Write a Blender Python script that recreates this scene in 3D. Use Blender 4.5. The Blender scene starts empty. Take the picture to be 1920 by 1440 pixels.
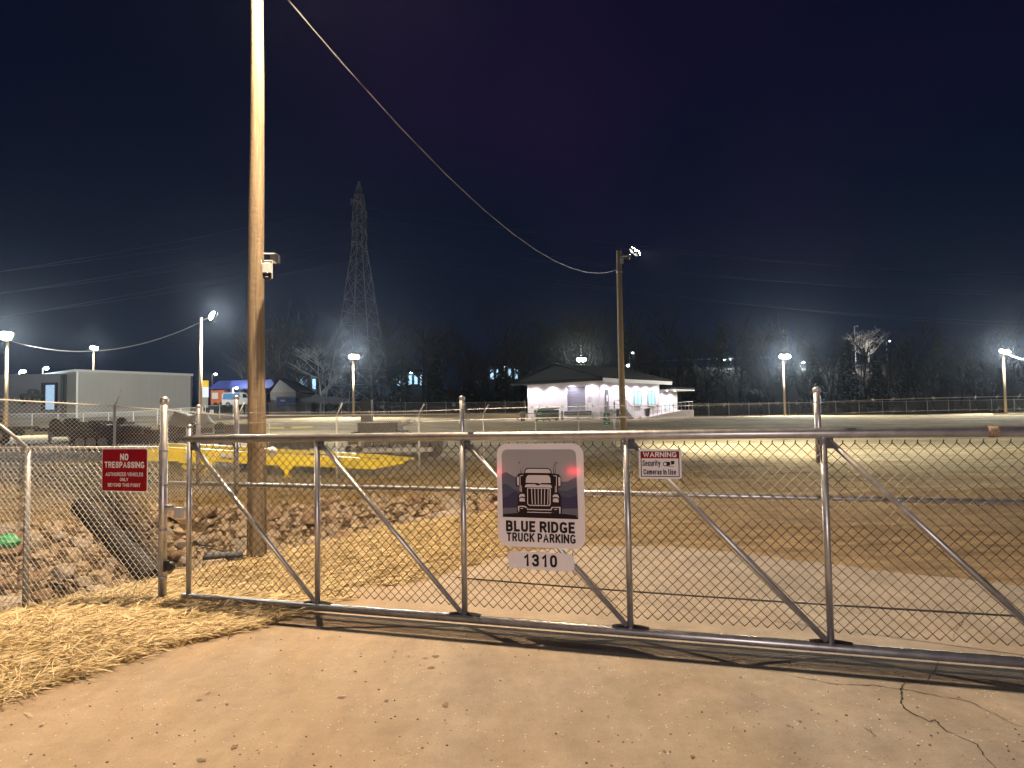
import bpy, math, random
import numpy as np
from mathutils import Vector, Matrix
R = math.radians
random.seed(7); rng = np.random.default_rng(7)
S = bpy.context.scene; COL = S.collection
# ---------------------------------------------------------------- camera
F, CX, CY, H, PIT, ROL = 1340.0, 960.0, 720.0, 1.56, math.atan(66/1340.0), 0.017
fw = Vector((0, math.cos(PIT), math.sin(PIT))); r0 = Vector((1, 0, 0)); u0 = Vector((0, -math.sin(PIT), math.cos(PIT)))
rt = (r0*math.cos(ROL) - u0*math.sin(ROL)); up = (u0*math.cos(ROL) + r0*math.sin(ROL))
EYE = Vector((0, 0, H))
cd = bpy.data.cameras.new('camera'); cam = bpy.data.objects.new('camera', cd); COL.objects.link(cam)
m = Matrix.Identity(4)
for i, a in enumerate((rt, up, -fw)):
    for j in range(3): m[j][i] = a[j]
m.translation = EYE; cam.matrix_world = m
cd.sensor_width = 36; cd.lens = 36*F/1920; cd.clip_end = 2000; cd.clip_start = .05; S.camera = cam
def ray(u, v): return fw + rt*((u-CX)/F) + up*(-(v-CY)/F)
def P(u, v, Y):                 # the point seen at a pixel, at forward distance Y
    d = ray(u, v); return EYE + d*(Y/d.y)
def G(u, v, z=0.):              # the point seen at a pixel on a level surface
    d = ray(u, v); return EYE + d*((z-H)/d.z)
def U(u, Y):                    # x of a pixel column (at horizon) at distance Y
    return P(u, 786-(u-960)*.017, Y).x
# ---------------------------------------------------------------- mesh helpers
class MB:
    def __init__(s): s.v = []; s.f = []
    def add(s, vs, fs):
        b = len(s.v); s.v += [tuple(p) for p in vs]; s.f += [tuple(b+i for i in f) for f in fs]; return s
    def box(s, x0, x1, y0, y1, z0, z1):
        return s.add([(x0,y0,z0),(x1,y0,z0),(x1,y1,z0),(x0,y1,z0),(x0,y0,z1),(x1,y0,z1),(x1,y1,z1),(x0,y1,z1)],
                     [(0,3,2,1),(4,5,6,7),(0,1,5,4),(1,2,6,5),(2,3,7,6),(3,0,4,7)])
    def bbox(s, x0, x1, y0, y1, z0, z1, b=.02):   # box with chamfered vertical and top edges
        pts = [(x0+b,y0),(x1-b,y0),(x1,y0+b),(x1,y1-b),(x1-b,y1),(x0+b,y1),(x0,y1-b),(x0,y0+b)]
        cx, cy = (x0+x1)/2, (y0+y1)/2
        ins = [(x+(b if x<cx else -b), y+(b if y<cy else -b)) for x, y in pts]
        vs = [(x,y,z0) for x,y in pts]+[(x,y,z1-b) for x,y in pts]+[(x,y,z1) for x,y in ins]
        fs = [tuple(range(7,-1,-1)), tuple(range(16,24))]
        for k in (0, 8):
            for i in range(8): j=(i+1)%8; fs.append((k+i,k+j,k+8+j,k+8+i))
        return s.add(vs, fs)
    def tube(s, pts, r, n=8, cap=True, r2=None):
        pts = [Vector(p) for p in pts]; m = len(pts); vs = []; fs = []; prev = None
        for i, p in enumerate(pts):
            t = (pts[min(i+1,m-1)]-pts[max(i-1,0)]).normalized()
            if prev is None:
                a = Vector((0,0,1)) if abs(t.z) < .9 else Vector((1,0,0)); x = t.cross(a).normalized()
            else: x = (prev - t*prev.dot(t)).normalized()
            prev = x; y = t.cross(x)
            rr = r if r2 is None else r+(r2-r)*i/(m-1)
            if isinstance(r, (list, tuple)): rr = r[i]
            for k in range(n):
                a = 2*math.pi*k/n; vs.append(p + x*(math.cos(a)*rr) + y*(math.sin(a)*rr))
        for i in range(m-1):
            for k in range(n): j=(k+1)%n; fs.append((i*n+k,i*n+j,(i+1)*n+j,(i+1)*n+k))
        if cap: fs += [tuple(range(n-1,-1,-1)), tuple(range((m-1)*n, m*n))]
        return s.add(vs, fs)
    def lathe(s, prof, n=16, c=(0,0,0)):          # profile of (r,z)
        vs = []; fs = []
        for r, z in prof:
            for k in range(n): a=2*math.pi*k/n; vs.append((c[0]+r*math.cos(a), c[1]+r*math.sin(a), c[2]+z))
        for i in range(len(prof)-1):
            for k in range(n): j=(k+1)%n; fs.append((i*n+k,i*n+j,(i+1)*n+j,(i+1)*n+k))
        fs += [tuple(range(n-1,-1,-1)), tuple(range((len(prof)-1)*n, len(prof)*n))]
        return s.add(vs, fs)
    def prism(s, poly, d):                        # poly: 3D points, d: extrusion vector
        n = len(poly); d = Vector(d); a = [Vector(p) for p in poly]
        fs = [tuple(range(n-1,-1,-1)), tuple(range(n,2*n))]
        for i in range(n): j=(i+1)%n; fs.append((i,j,n+j,n+i))
        return s.add(a+[p+d for p in a], fs)
    def wheel(s, c, r, w, n=18, ax='y'):
        prof = [(r*.55,-w/2),(r*.93,-w/2),(r,-w*.35),(r,w*.35),(r*.93,w/2),(r*.55,w/2)]
        vs = []; fs = []
        for rr, q in prof:
            for k in range(n):
                a=2*math.pi*k/n; p = (rr*math.cos(a), q, rr*math.sin(a)) if ax=='y' else (q, rr*math.cos(a), rr*math.sin(a))
                vs.append((c[0]+p[0], c[1]+p[1], c[2]+p[2]))
        for i in range(len(prof)-1):
            for k in range(n): j=(k+1)%n; fs.append((i*n+k,i*n+j,(i+1)*n+j,(i+1)*n+k))
        fs += [tuple(range(n-1,-1,-1)), tuple(range(5*n,6*n))]
        return s.add(vs, fs)
    def build(s, name, mat, parent=None, smooth=False, loc=None, rz=0):
        me = bpy.data.meshes.new(name); me.from_pydata(s.v, [], s.f); me.update()
        if smooth: me.polygons.foreach_set('use_smooth', [True]*len(me.polygons))
        me.materials.append(mat)
        o = bpy.data.objects.new(name, me); COL.objects.link(o)
        if parent: o.parent = parent
        if loc is not None: o.location = loc
        if rz: o.rotation_euler.z = rz
        return o
def tag(o, label=None, cat=None, group=None, kind=None):
    if label: o['label'] = label
    if cat: o['category'] = cat
    if group: o['group'] = group
    if kind: o['kind'] = kind
    return o
def thing(name, label, cat, loc=(0,0,0), rz=0, group=None):
    o = bpy.data.objects.new(name, None); COL.objects.link(o); o.location = loc; o.rotation_euler.z = rz
    o.empty_display_size = .2
    return tag(o, label, cat, group)
def dup(o, loc=None, rz=None, label=None, sc=None, parent=None):
    c = o.copy(); COL.objects.link(c)
    if parent is not None: c.parent = parent
    for ch in [x for x in bpy.data.objects if x.parent == o]: dup(ch, parent=c)
    if loc is not None: c.location = loc
    if rz is not None: c.rotation_euler.z = rz
    if sc: c.scale = (sc if isinstance(sc, tuple) else (sc,)*3)
    if label: c['label'] = label
    return c
# ---------------------------------------------------------------- materials
MATS = {}
def mat(name, col=(.5,.5,.5), rough=.6, metal=0., emit=None, es=0., noise=None, bump=None, spec=.5, alpha=None):
    """noise=(scale, amount, stretch) varies the colour, bump=(scale,strength,dist)"""
    if name in MATS: return MATS[name]
    m = bpy.data.materials.new(name); m.use_nodes = True; nt = m.node_tree; b = nt.nodes['Principled BSDF']
    b.inputs['Base Color'].default_value = (*col, 1); b.inputs['Roughness'].default_value = rough
    b.inputs['Metallic'].default_value = metal; b.inputs['Specular IOR Level'].default_value = spec
    if emit: b.inputs['Emission Color'].default_value = (*emit, 1); b.inputs['Emission Strength'].default_value = es
    if alpha is not None: b.inputs['Alpha'].default_value = alpha
    tc = nt.nodes.new('ShaderNodeTexCoord')
    if noise:
        mp = nt.nodes.new('ShaderNodeMapping'); mp.inputs['Scale'].default_value = noise[2] if len(noise) > 2 else (1,1,1)
        nt.links.new(tc.outputs['Object'], mp.inputs[0])
        n = nt.nodes.new('ShaderNodeTexNoise'); n.inputs['Scale'].default_value = noise[0]; n.inputs['Detail'].default_value = 8; n.inputs['Roughness'].default_value = .65
        nt.links.new(mp.outputs[0], n.inputs['Vector'])
        mr = nt.nodes.new('ShaderNodeMapRange'); mr.inputs[1].default_value = .3; mr.inputs[2].default_value = .7
        mr.inputs[3].default_value = 1-noise[1]; mr.inputs[4].default_value = 1+noise[1]*.6
        nt.links.new(n.outputs['Fac'], mr.inputs[0])
        mx = nt.nodes.new('ShaderNodeMix'); mx.data_type = 'RGBA'; mx.blend_type = 'MULTIPLY'; mx.inputs[0].default_value = 1
        mx.inputs[6].default_value = (*col, 1); nt.links.new(mr.outputs[0], mx.inputs[7]); nt.links.new(mx.outputs[2], b.inputs['Base Color'])
        mr2 = nt.nodes.new('ShaderNodeMapRange'); mr2.inputs[3].default_value = max(.05, rough-.12); mr2.inputs[4].default_value = min(1, rough+.15)
        nt.links.new(n.outputs['Fac'], mr2.inputs[0]); nt.links.new(mr2.outputs[0], b.inputs['Roughness'])
    if bump:
        n2 = nt.nodes.new('ShaderNodeTexNoise'); n2.inputs['Scale'].default_value = bump[0]; n2.inputs['Detail'].default_value = 6
        nt.links.new(tc.outputs['Object'], n2.inputs['Vector'])
        bp = nt.nodes.new('ShaderNodeBump'); bp.inputs['Strength'].default_value = bump[1]; bp.inputs['Distance'].default_value = bump[2]
        nt.links.new(n2.outputs['Fac'], bp.inputs['Height']); nt.links.new(bp.outputs[0], b.inputs['Normal'])
    MATS[name] = m; return m
galv = mat('galvanised', (.50,.49,.50), .38, .75, noise=(14,.25), bump=(60,.08,.002))
galv_d = mat('galvanised_dull', (.34,.34,.35), .5, .6, noise=(9,.3))
wire = mat('mesh_wire_lit', (.62,.60,.57), .36, .6)  # left fence mesh: its lit look is held in the lighter colour
wire_shaded = mat('mesh_wire_shaded', (.03,.024,.02), .45, .4)  # gate mesh: backlit darkness put into the colour of the same wire
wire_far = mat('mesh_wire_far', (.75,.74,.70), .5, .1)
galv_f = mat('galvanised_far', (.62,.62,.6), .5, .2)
black = mat('black_plastic', (.02,.02,.022), .4)
rubber = mat('rubber', (.03,.03,.03), .8, noise=(5,.3))
white = mat('white_plastic', (.75,.74,.74), .35)
wood = mat('pole_wood', (.27,.205,.13), .85, noise=(5,.5,(7,7,.35)), bump=(24,.5,.01))
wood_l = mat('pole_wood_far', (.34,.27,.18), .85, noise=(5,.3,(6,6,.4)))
cable_m = mat('cable', (.22,.22,.23), .5, .2)
rust = mat('rusty_steel', (.085,.035,.025), .8, noise=(3,.5))
steel_d = mat('dark_steel', (.05,.05,.055), .6, noise=(3,.4))
yellow = mat('yellow_paint', (.95,.74,.01), .4, noise=(4,.25), bump=(30,.08,.004))
concrete_w = mat('wall_concrete', (.42,.40,.37), .85, noise=(2,.25))
# ---------------------------------------------------------------- terrain
cols = [(-.6, [(10,0),(14,.2),(20,.5),(40,.9),(85,1.35),(100,2.8),(150,4.5),(210,8),(600,12)]),
        (-.27,[(18,0),(28,.1),(60,1.0),(112,2.8),(150,3.5),(210,8),(600,12)]),
        (0,   [(26,0),(60,.7),(112,2.4),(150,2.6),(190,11),(600,14)]),
        (.2,  [(26,0),(55,.6),(80,1.45),(104,1.5),(135,1.8),(172,13.5),(600,15)]),
        (.6,  [(26,0),(60,.6),(104,1.35),(135,1.8),(172,13.5),(600,15)])]
def far_z(X, Y):
    X = np.asarray(X, float); Y = np.asarray(Y, float); k = np.clip(X/np.maximum(Y, 4), -.6, .6)
    zs = [np.interp(Y, [p[0] for p in c], [p[1] for p in c]) for _, c in cols]
    ks = [c[0] for c in cols]; out = np.zeros_like(Y+X)
    for i in range(4):
        t = np.clip((k-ks[i])/(ks[i+1]-ks[i]), 0, 1); ts = t*t*(3-2*t)
        sel = (k >= ks[i]) & (k <= ks[i+1]); out = np.where(sel, zs[i]*(1-ts)+zs[i+1]*ts, out)
    return out
AX = np.array([(-11,6.2),(-9,7.6),(-6.5,10.0),(-4.2,12.9),(-1,14.6),(1.6,15.4)], float)
HW = np.array([3.2,3.1,2.9,2.5,1.8,1.0]); DP = np.array([1.15,1.15,1.1,.95,.5,0])
def ditch(X, Y):      # nearest distance to the axis, local half width and depth, side
    X = np.asarray(X, float); Y = np.asarray(Y, float)
    best = np.full(np.broadcast(X, Y).shape, 1e9); hw = np.zeros_like(best); dp = np.zeros_like(best); side = np.zeros_like(best)
    for i in range(len(AX)-1):
        a, b = AX[i], AX[i+1]; d = b-a; L2 = (d**2).sum()
        t = np.clip(((X-a[0])*d[0]+(Y-a[1])*d[1])/L2, 0, 1)
        dx = X-(a[0]+t*d[0]); dy = Y-(a[1]+t*d[1]); q = np.hypot(dx, dy); s = best > q
        best = np.where(s, q, best); hw = np.where(s, HW[i]+(HW[i+1]-HW[i])*t, hw); dp = np.where(s, DP[i]+(DP[i+1]-DP[i])*t, dp)
        side = np.where(s, np.sign(d[0]*dy-d[1]*dx), side)     # +1 = far side
    return best, hw, dp, side
def hn(X, Y, s, seed=0.):   # cheap smooth noise
    return (np.sin(X*s*1.3+seed+1.7*np.sin(Y*s*.7+seed))+np.sin(Y*s*1.1+2.1+seed*2+1.3*np.sin(X*s*.9))+np.sin((X+Y)*s*2.3+seed)*.5)/2.5
def zt(X, Y):
    z = far_z(X, Y); q, hw, dp, side = ditch(X, Y)
    w = hw*1.5; t = np.clip(1-q/w, 0, 1); z = z - dp*t*t*(3-2*t)
    near = np.exp(-((np.asarray(X)+3.6)**2/3+(np.asarray(Y)-5.4)**2/1.2))*.06
    z = z + near + (hn(X, Y, 2.2)*.02+hn(X, Y*.6, 6.5, 4)*.012)*np.clip((np.asarray(Y)-8)/6, .12, 1)
    fl = np.clip((-np.asarray(X)-3.0)/1.5, 0, 1)*np.clip((np.asarray(Y)-5.4)/1.0, 0, 1)*np.clip((8-np.asarray(Y))/1.5, 0, 1)
    return z - fl*.1
def T(x, y): return float(zt(x, y))
# driveway outline from where its edges lie on the ground
edge_f = [(-700,1560),(-250,1400),(0,1320),(60,1300),(120,1281),(200,1252),(270,1232),(340,1208),(420,1193),(480,1180),(540,1161),(600,1141),(650,1124),(625,1103),(690,1096),(730,1100),(775,1092),(817,1082),(870,1065),(930,1047),
          (1000,1032),(1100,1024),(1250,1024),(1380,1036),(1481,1050),(1548,1055),(1655,1070),(1784,1083),(1913,1099),(2300,1140)]
DR = [G(u, v, .01) for u, v in edge_f]; DR = [(p.x, p.y) for p in DR] + [(9, 3), (9, -6), (-9, -6), (-9, 1)]
# refine and roughen the edge
dr2 = []
for i in range(len(DR)):
    a, b = Vector(DR[i]), Vector(DR[(i+1) % len(DR)]); L = (b-a).length; n = max(1, int(L/.12)) if i < 29 else 1
    for k in range(n):
        p = a.lerp(b, k/n)
        if i < 29 and k: nn = Vector((-(b-a).y, (b-a).x)).normalized(); p = p+nn*(random.uniform(-1,1)*.018+.02*math.sin(p.x*7+p.y*5))
        dr2.append((p.x, p.y))
def inpoly(X, Y, poly):
    X = np.asarray(X, float); Y = np.asarray(Y, float); c = np.zeros(np.broadcast(X, Y).shape, bool); n = len(poly)
    for i in range(n):
        x1, y1 = poly[i]; x2, y2 = poly[i-1]
        if y1 == y2: continue
        c ^= ((y1 > Y) != (y2 > Y)) & (X < (x2-x1)*(Y-y1)/(y2-y1)+x1)
    return c
def lines(a, b, step, lim, g):
    l = list(np.arange(a, b, step)); s = step; x = l[-1]
    hi = []
    while x < lim: s *= g; x += s; hi.append(x)
    return l, hi
xc, xh = lines(-10, 9, .13, 420, 1.09); yl, yh = lines(1, 19, .13, 620, 1.045)
xl = [-10-(h-xc[-1]) for h in xh][::-1]
XS = np.array(xl+xc+xh); YS = np.array([-60,-30,-15,-8,-4,-2,0]+yl+yh)
GX, GY = np.meshgrid(XS, YS); GZ = zt(GX, GY)
inside = inpoly(GX, GY, dr2); GZ = np.where(inside, np.minimum(GZ, -.02), GZ)
nx, ny = len(XS), len(YS)
me = bpy.data.meshes.new('ground')
idx = np.arange(nx*ny).reshape(ny, nx)
faces = np.stack([idx[:-1,:-1], idx[:-1,1:], idx[1:,1:], idx[1:,:-1]], -1).reshape(-1, 4)
me.from_pydata(np.stack([GX, GY, GZ], -1).reshape(-1,3).tolist(), [], faces.tolist()); me.update()
me.polygons.foreach_set('use_smooth', [True]*len(me.polygons))
q, hw, dp, side = ditch(GX, GY)
rockm = np.clip((hw*1.02-q)/.35, 0, 1)*np.clip(dp/.1, 0, 1)
strawm = np.clip((17-GY)/1.0, 0, 1)*np.clip((.3+.1*(GY-8)-GX)/1.4, 0, 1)
asph = np.clip((GY-116)/6, 0, 1) + np.clip((-GX/np.maximum(GY,1)-.42)/.06, 0, 1)*np.clip((GY-15)/1.5, 0, 1)*np.clip((42-GY)/4, 0, 1)
ca = me.color_attributes.new('zone', 'FLOAT_COLOR', 'POINT')
ca.data.foreach_set('color', np.stack([strawm, rockm, asph, np.clip((16+hn(GX,GY,.35,2)*2.5-GY)/6, 0, 1)], -1).reshape(-1).astype(np.float32))
def ground_mat():
    m = bpy.data.materials.new('ground_soil'); m.use_nodes = True; nt = m.node_tree; b = nt.nodes['Principled BSDF']; N = nt.nodes.new; L = nt.links.new
    b.inputs['Roughness'].default_value = .95; b.inputs['Specular IOR Level'].default_value = .2
    tc = N('ShaderNodeTexCoord'); at = N('ShaderNodeAttribute'); at.attribute_name = 'zone'; sp = N('ShaderNodeSeparateColor'); L(at.outputs['Color'], sp.inputs[0])
    def noise(sc, det=8, st=None):
        n = N('ShaderNodeTexNoise'); n.inputs['Scale'].default_value = sc; n.inputs['Detail'].default_value = det; n.inputs['Roughness'].default_value = .65
        if st: mp = N('ShaderNodeMapping'); mp.inputs['Scale'].default_value = st; L(tc.outputs['Object'], mp.inputs[0]); L(mp.outputs[0], n.inputs['Vector'])
        else: L(tc.outputs['Object'], n.inputs['Vector'])
        return n.outputs['Fac']
    def ramp(f, cols, a=.35, z=.65):
        r = N('ShaderNodeValToRGB'); e = r.color_ramp.elements; e[0].position = a; e[1].position = z; e[0].color = (*cols[0],1); e[1].color = (*cols[-1],1)
        for i, c in enumerate(cols[1:-1]): x = e.new(a+(z-a)*(i+1)/(len(cols)-1)); x.color = (*c,1)
        L(f, r.inputs[0]); return r.outputs[0]
    def mix(f, a, c, bt='MIX'):
        x = N('ShaderNodeMix'); x.data_type = 'RGBA'; x.blend_type = bt
        if isinstance(f, float): x.inputs[0].default_value = f
        else: L(f, x.inputs[0])
        L(a, x.inputs[6]); L(c, x.inputs[7]); return x.outputs[2]
    lot = ramp(noise(.35, 10, (.5,1.6,1)), [(.38,.30,.19),(.56,.47,.31),(.48,.43,.32)], .38, .62)
    lot = mix(.8, lot, ramp(noise(11, 9), [(.38,.35,.3),(1,1,1)], .34, .58), 'MULTIPLY')
    lot = mix(.7, lot, ramp(noise(.9, 9, (.35,2.6,1)), [(.5,.46,.4),(1,1,1)], .38, .55), 'MULTIPLY')
    lot = mix(.8, lot, ramp(noise(.16, 4), [(.7,.66,.6),(1.15,1.1,1.0)], .4, .6), 'MULTIPLY')
    straw = ramp(noise(5, 8), [(.15,.10,.045),(.30,.21,.10),(.40,.30,.14)], .32, .68)
    straw = mix(.6, straw, ramp(noise(60, 3, (1,.3,1)), [(.35,.33,.3),(1,1,1)], .3, .6), 'MULTIPLY')
    rock = ramp(noise(7, 8), [(.05,.035,.022),(.16,.11,.07)])
    asp = ramp(noise(3, 8), [(.04,.037,.033),(.075,.068,.06)])
    dirt = ramp(noise(2.2, 10, (.6,1.4,1)), [(.12,.085,.05),(.21,.155,.09),(.30,.225,.135)], .34, .64)
    dirt = mix(.6, dirt, ramp(noise(26, 8), [(.5,.46,.4),(1,1,1)], .36, .56), 'MULTIPLY')
    lot = mix(at.outputs['Alpha'], lot, dirt)
    c = mix(sp.outputs[0], lot, straw); c = mix(sp.outputs[1], c, rock); c = mix(sp.outputs[2], c, asp)
    L(c, b.inputs['Base Color'])
    ad = N('ShaderNodeMath'); ad.operation = 'ADD'; L(noise(9, 8), ad.inputs[0]); L(noise(45, 6), ad.inputs[1])
    bp = N('ShaderNodeBump'); bp.inputs['Strength'].default_value = .75; bp.inputs['Distance'].default_value = .05
    L(ad.outputs[0], bp.inputs['Height']); L(bp.outputs[0], b.inputs['Normal']); return m
me.materials.append(ground_mat())
go = bpy.data.objects.new('ground', me); COL.objects.link(go); tag(go, kind='structure')
def concrete_mat():
    m = bpy.data.materials.new('driveway_concrete'); m.use_nodes = True; nt = m.node_tree; b = nt.nodes['Principled BSDF']; N = nt.nodes.new; L = nt.links.new
    b.inputs['Roughness'].default_value = .82; b.inputs['Specular IOR Level'].default_value = .3
    tc = N('ShaderNodeTexCoord')
    def noise(sc, det=8, st=None, ro=.6, rz=0):
        n = N('ShaderNodeTexNoise'); n.inputs['Scale'].default_value = sc; n.inputs['Detail'].default_value = det; n.inputs['Roughness'].default_value = ro
        mp = N('ShaderNodeMapping'); mp.inputs['Scale'].default_value = st or (1,1,1); mp.inputs['Rotation'].default_value = (0,0,rz); L(tc.outputs['Object'], mp.inputs[0]); L(mp.outputs[0], n.inputs['Vector'])
        return n.outputs['Fac']
    def ramp(f, a, z, c0, c1):
        r = N('ShaderNodeValToRGB'); e = r.color_ramp.elements; e[0].position = a; e[1].position = z; e[0].color = (*c0,1); e[1].color = (*c1,1); L(f, r.inputs[0]); return r.outputs[0]
    def mix(f, a, c, bt='MIX'):
        x = N('ShaderNodeMix'); x.data_type = 'RGBA'; x.blend_type = bt
        if isinstance(f, float): x.inputs[0].default_value = f
        else: L(f, x.inputs[0])
        L(a, x.inputs[6]); L(c, x.inputs[7]); return x.outputs[2]
    base = ramp(noise(2.5, 12, None, .75), .35, .65, (.185,.165,.148), (.285,.26,.235))
    # orange dust colour mixed over the slab, stronger towards the left
    sx = N('ShaderNodeSeparateXYZ'); L(tc.outputs['Object'], sx.inputs[0])
    gr = N('ShaderNodeMapRange'); L(sx.outputs[0], gr.inputs[0]); gr.inputs[1].default_value = 2.2; gr.inputs[2].default_value = -2.2
    ad = N('ShaderNodeMath'); ad.operation = 'MULTIPLY_ADD'; L(noise(.9, 9, (1,.45,1), .6, .5), ad.inputs[0]); ad.inputs[1].default_value = 1.5; ad.inputs[2].default_value = -.72
    a2 = N('ShaderNodeMath'); a2.operation = 'ADD'; a2.use_clamp = True; L(ad.outputs[0], a2.inputs[0]); L(gr.outputs[0], a2.inputs[1])
    dust = ramp(noise(8, 8), .3, .7, (.31,.23,.15), (.38,.285,.19))
    a3 = N('ShaderNodeMath'); a3.operation = 'MULTIPLY'; a3.inputs[1].default_value = .85; L(a2.outputs[0], a3.inputs[0])
    c = mix(a3.outputs[0], base, dust)
    # fine aggregate: dark pits and pale stones
    v = N('ShaderNodeTexVoronoi'); v.inputs['Scale'].default_value = 55; L(tc.outputs['Object'], v.inputs['Vector'])
    sc = N('ShaderNodeSeparateColor'); L(v.outputs['Color'], sc.inputs[0])
    lt = N('ShaderNodeMath'); lt.operation = 'LESS_THAN'; lt.inputs[1].default_value = .22; L(v.outputs['Distance'], lt.inputs[0])
    g1 = N('ShaderNodeMath'); g1.operation = 'GREATER_THAN'; g1.inputs[1].default_value = .93; L(sc.outputs[0], g1.inputs[0])
    m1 = N('ShaderNodeMath'); m1.operation = 'MULTIPLY'; L(lt.outputs[0], m1.inputs[0]); L(g1.outputs[0], m1.inputs[1])
    pale = N('ShaderNodeRGB'); pale.outputs[0].default_value = (.62,.57,.5,1)
    c = mix(m1.outputs[0], c, pale.outputs[0])
    g2 = N('ShaderNodeMath'); g2.operation = 'LESS_THAN'; g2.inputs[1].default_value = .045; L(sc.outputs[1], g2.inputs[0])
    m2 = N('ShaderNodeMath'); m2.operation = 'MULTIPLY'; L(lt.outputs[0], m2.inputs[0]); L(g2.outputs[0], m2.inputs[1])
    dk = N('ShaderNodeRGB'); dk.outputs[0].default_value = (.12,.09,.07,1); c = mix(m2.outputs[0], c, dk.outputs[0])
    # large oil and tyre smudges
    c = mix(.5, c, ramp(noise(1.5, 10, (1,.3,1), .7, -.75), .36, .6, (.5,.47,.44), (1,1,1)), 'MULTIPLY')
    c = mix(.4, c, ramp(noise(90, 3), .3, .6, (.6,.6,.6), (1,1,1)), 'MULTIPLY')
    L(c, b.inputs['Base Color'])
    h = N('ShaderNodeMath'); h.operation = 'MULTIPLY_ADD'; L(noise(120, 4), h.inputs[0]); h.inputs[1].default_value = .25; L(noise(10, 8), h.inputs[2])
    bp = N('ShaderNodeBump'); bp.inputs['Strength'].default_value = .5; bp.inputs['Distance'].default_value = .015
    L(h.outputs[0], bp.inputs['Height']); L(bp.outputs[0], b.inputs['Normal']); return m
conc = concrete_mat()
d = MB().prism([(x, y, -.12) for x, y in dr2[::1]], (0,0,.13)).build('driveway', conc); tag(d, kind='structure')
# pavement cracks: thin dark gaps lying in the slab
crk = mat('crack_dark', (.03,.022,.016), 1)
def crack(pts, w):
    ps = []
    for i in range(len(pts)-1):
        a, b = G(*pts[i], .012), G(*pts[i+1], .012); n = max(2, int((b-a).length/.022))
        for k in range(n): p = a.lerp(b, k/n); ps.append(Vector((p.x+random.uniform(-1,1)*.006, p.y+random.uniform(-1,1)*.009)))
    mb = MB(); n = len(ps); vs = []
    for i, p in enumerate(ps):
        t = (ps[min(i+1,n-1)]-ps[max(i-1,0)]); t.normalize(); nn = Vector((-t.y, t.x))*w*random.uniform(.25,1.3)*(.35+.65*math.sin(math.pi*min(1,max(0,i/n))))
        vs += [(p.x+nn.x, p.y+nn.y, .013), (p.x-nn.x, p.y-nn.y, .013)]
    mb.add(vs, [(2*i, 2*i+1, 2*i+3, 2*i+2) for i in range(n-1)])
    tag(mb.build('pavement_crack', crk), kind='structure')
crack([(1450,1260),(1500,1270),(1555,1281),(1580,1283),(1640,1285),(1690,1291),(1745,1302),(1815,1314),(1850,1332),(1890,1352),(1940,1372)], .0035)
crack([(1778,1228),(1770,1236),(1758,1240),(1755,1255),(1738,1275),(1692,1283),(1690,1300),(1688,1315),(1697,1330),(1740,1352),(1752,1350),(1775,1370),(1810,1385),(1835,1397),(1845,1420),(1880,1450)], .005)
crack([(1621,1364),(1635,1372),(1640,1380),(1633,1385)], .003)
crack([(1835,1130),(1815,1150),(1795,1180),(1785,1200)], .0025)
# dark stains and grit pressed into the slab
stn = mat('stain', (.15,.105,.07), .9)
for u, v, a, b_ in ((816,1230,.05,.016),(808,1251,.045,.016),(642,1307,.045,.012),(836,1321,.035,.03),(740,1221,.02,.01),(797,1234,.03,.008),(766,1230,.014,.006),(77,1361,.02,.01),(666,1258,.02,.006),(374,1312,.03,.01),(425,1320,.02,.008),(377,1425,.05,.015),(440,1400,.03,.02),(725,1313,.03,.012),(390,1300,.02,.02),(1500,1352,.02,.008),(1568,1351,.016,.008),(1477,1360,.02,.008),(1298,1418,.02,.01),(5,1333,.02,.006),(518,1201,.01,.01),(1140,1343,.012,.01),(1245,1408,.012,.01)):
    p = G(u, v, .0125); n_ = 14; mb = MB()
    mb.add([(p.x+math.cos(2*math.pi*k/n_)*a*.6*random.uniform(.45,1.1), p.y+math.sin(2*math.pi*k/n_)*b_*1.6*random.uniform(.4,1.1), .0135) for k in range(n_)], [tuple(range(n_))])
    tag(mb.build('pavement_stain', stn), kind='structure')
# ---------------------------------------------------------------- chain link
def chain(mb, L, z0, z1, d=.0719, r=.0019, n=4, y=0., tip=.02, zf=None):
    """woven wires filling 0..L x z0..z1 in the local xz plane"""
    k = int(L/(d/2)); hz = d/2
    for i in range(k-1):
        x = (i+.5)*d/2; pts = []; zb = z0 if zf is None else z0+zf(x)
        m = int((z1-zb)/hz)
        s0 = i % 2
        for j in range(m+1):
            # wire i zigzags between the columns x and x+d/2
            xx = x + (d/2 if (j+i) % 2 else 0); pts.append((xx, y+(.003 if (j+i) % 2 else -.003), z1-hz*j))
        # only every second wire exists in a real weave (it spans a full half diamond)
        if len(pts) > 2: mb.tube(pts, r, n, cap=False)
        mb.tube([(pts[0][0]-.003, y, z1), (pts[0][0]+.002, y-.002, z1+tip)], r, n, cap=False)
    return mb
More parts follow.
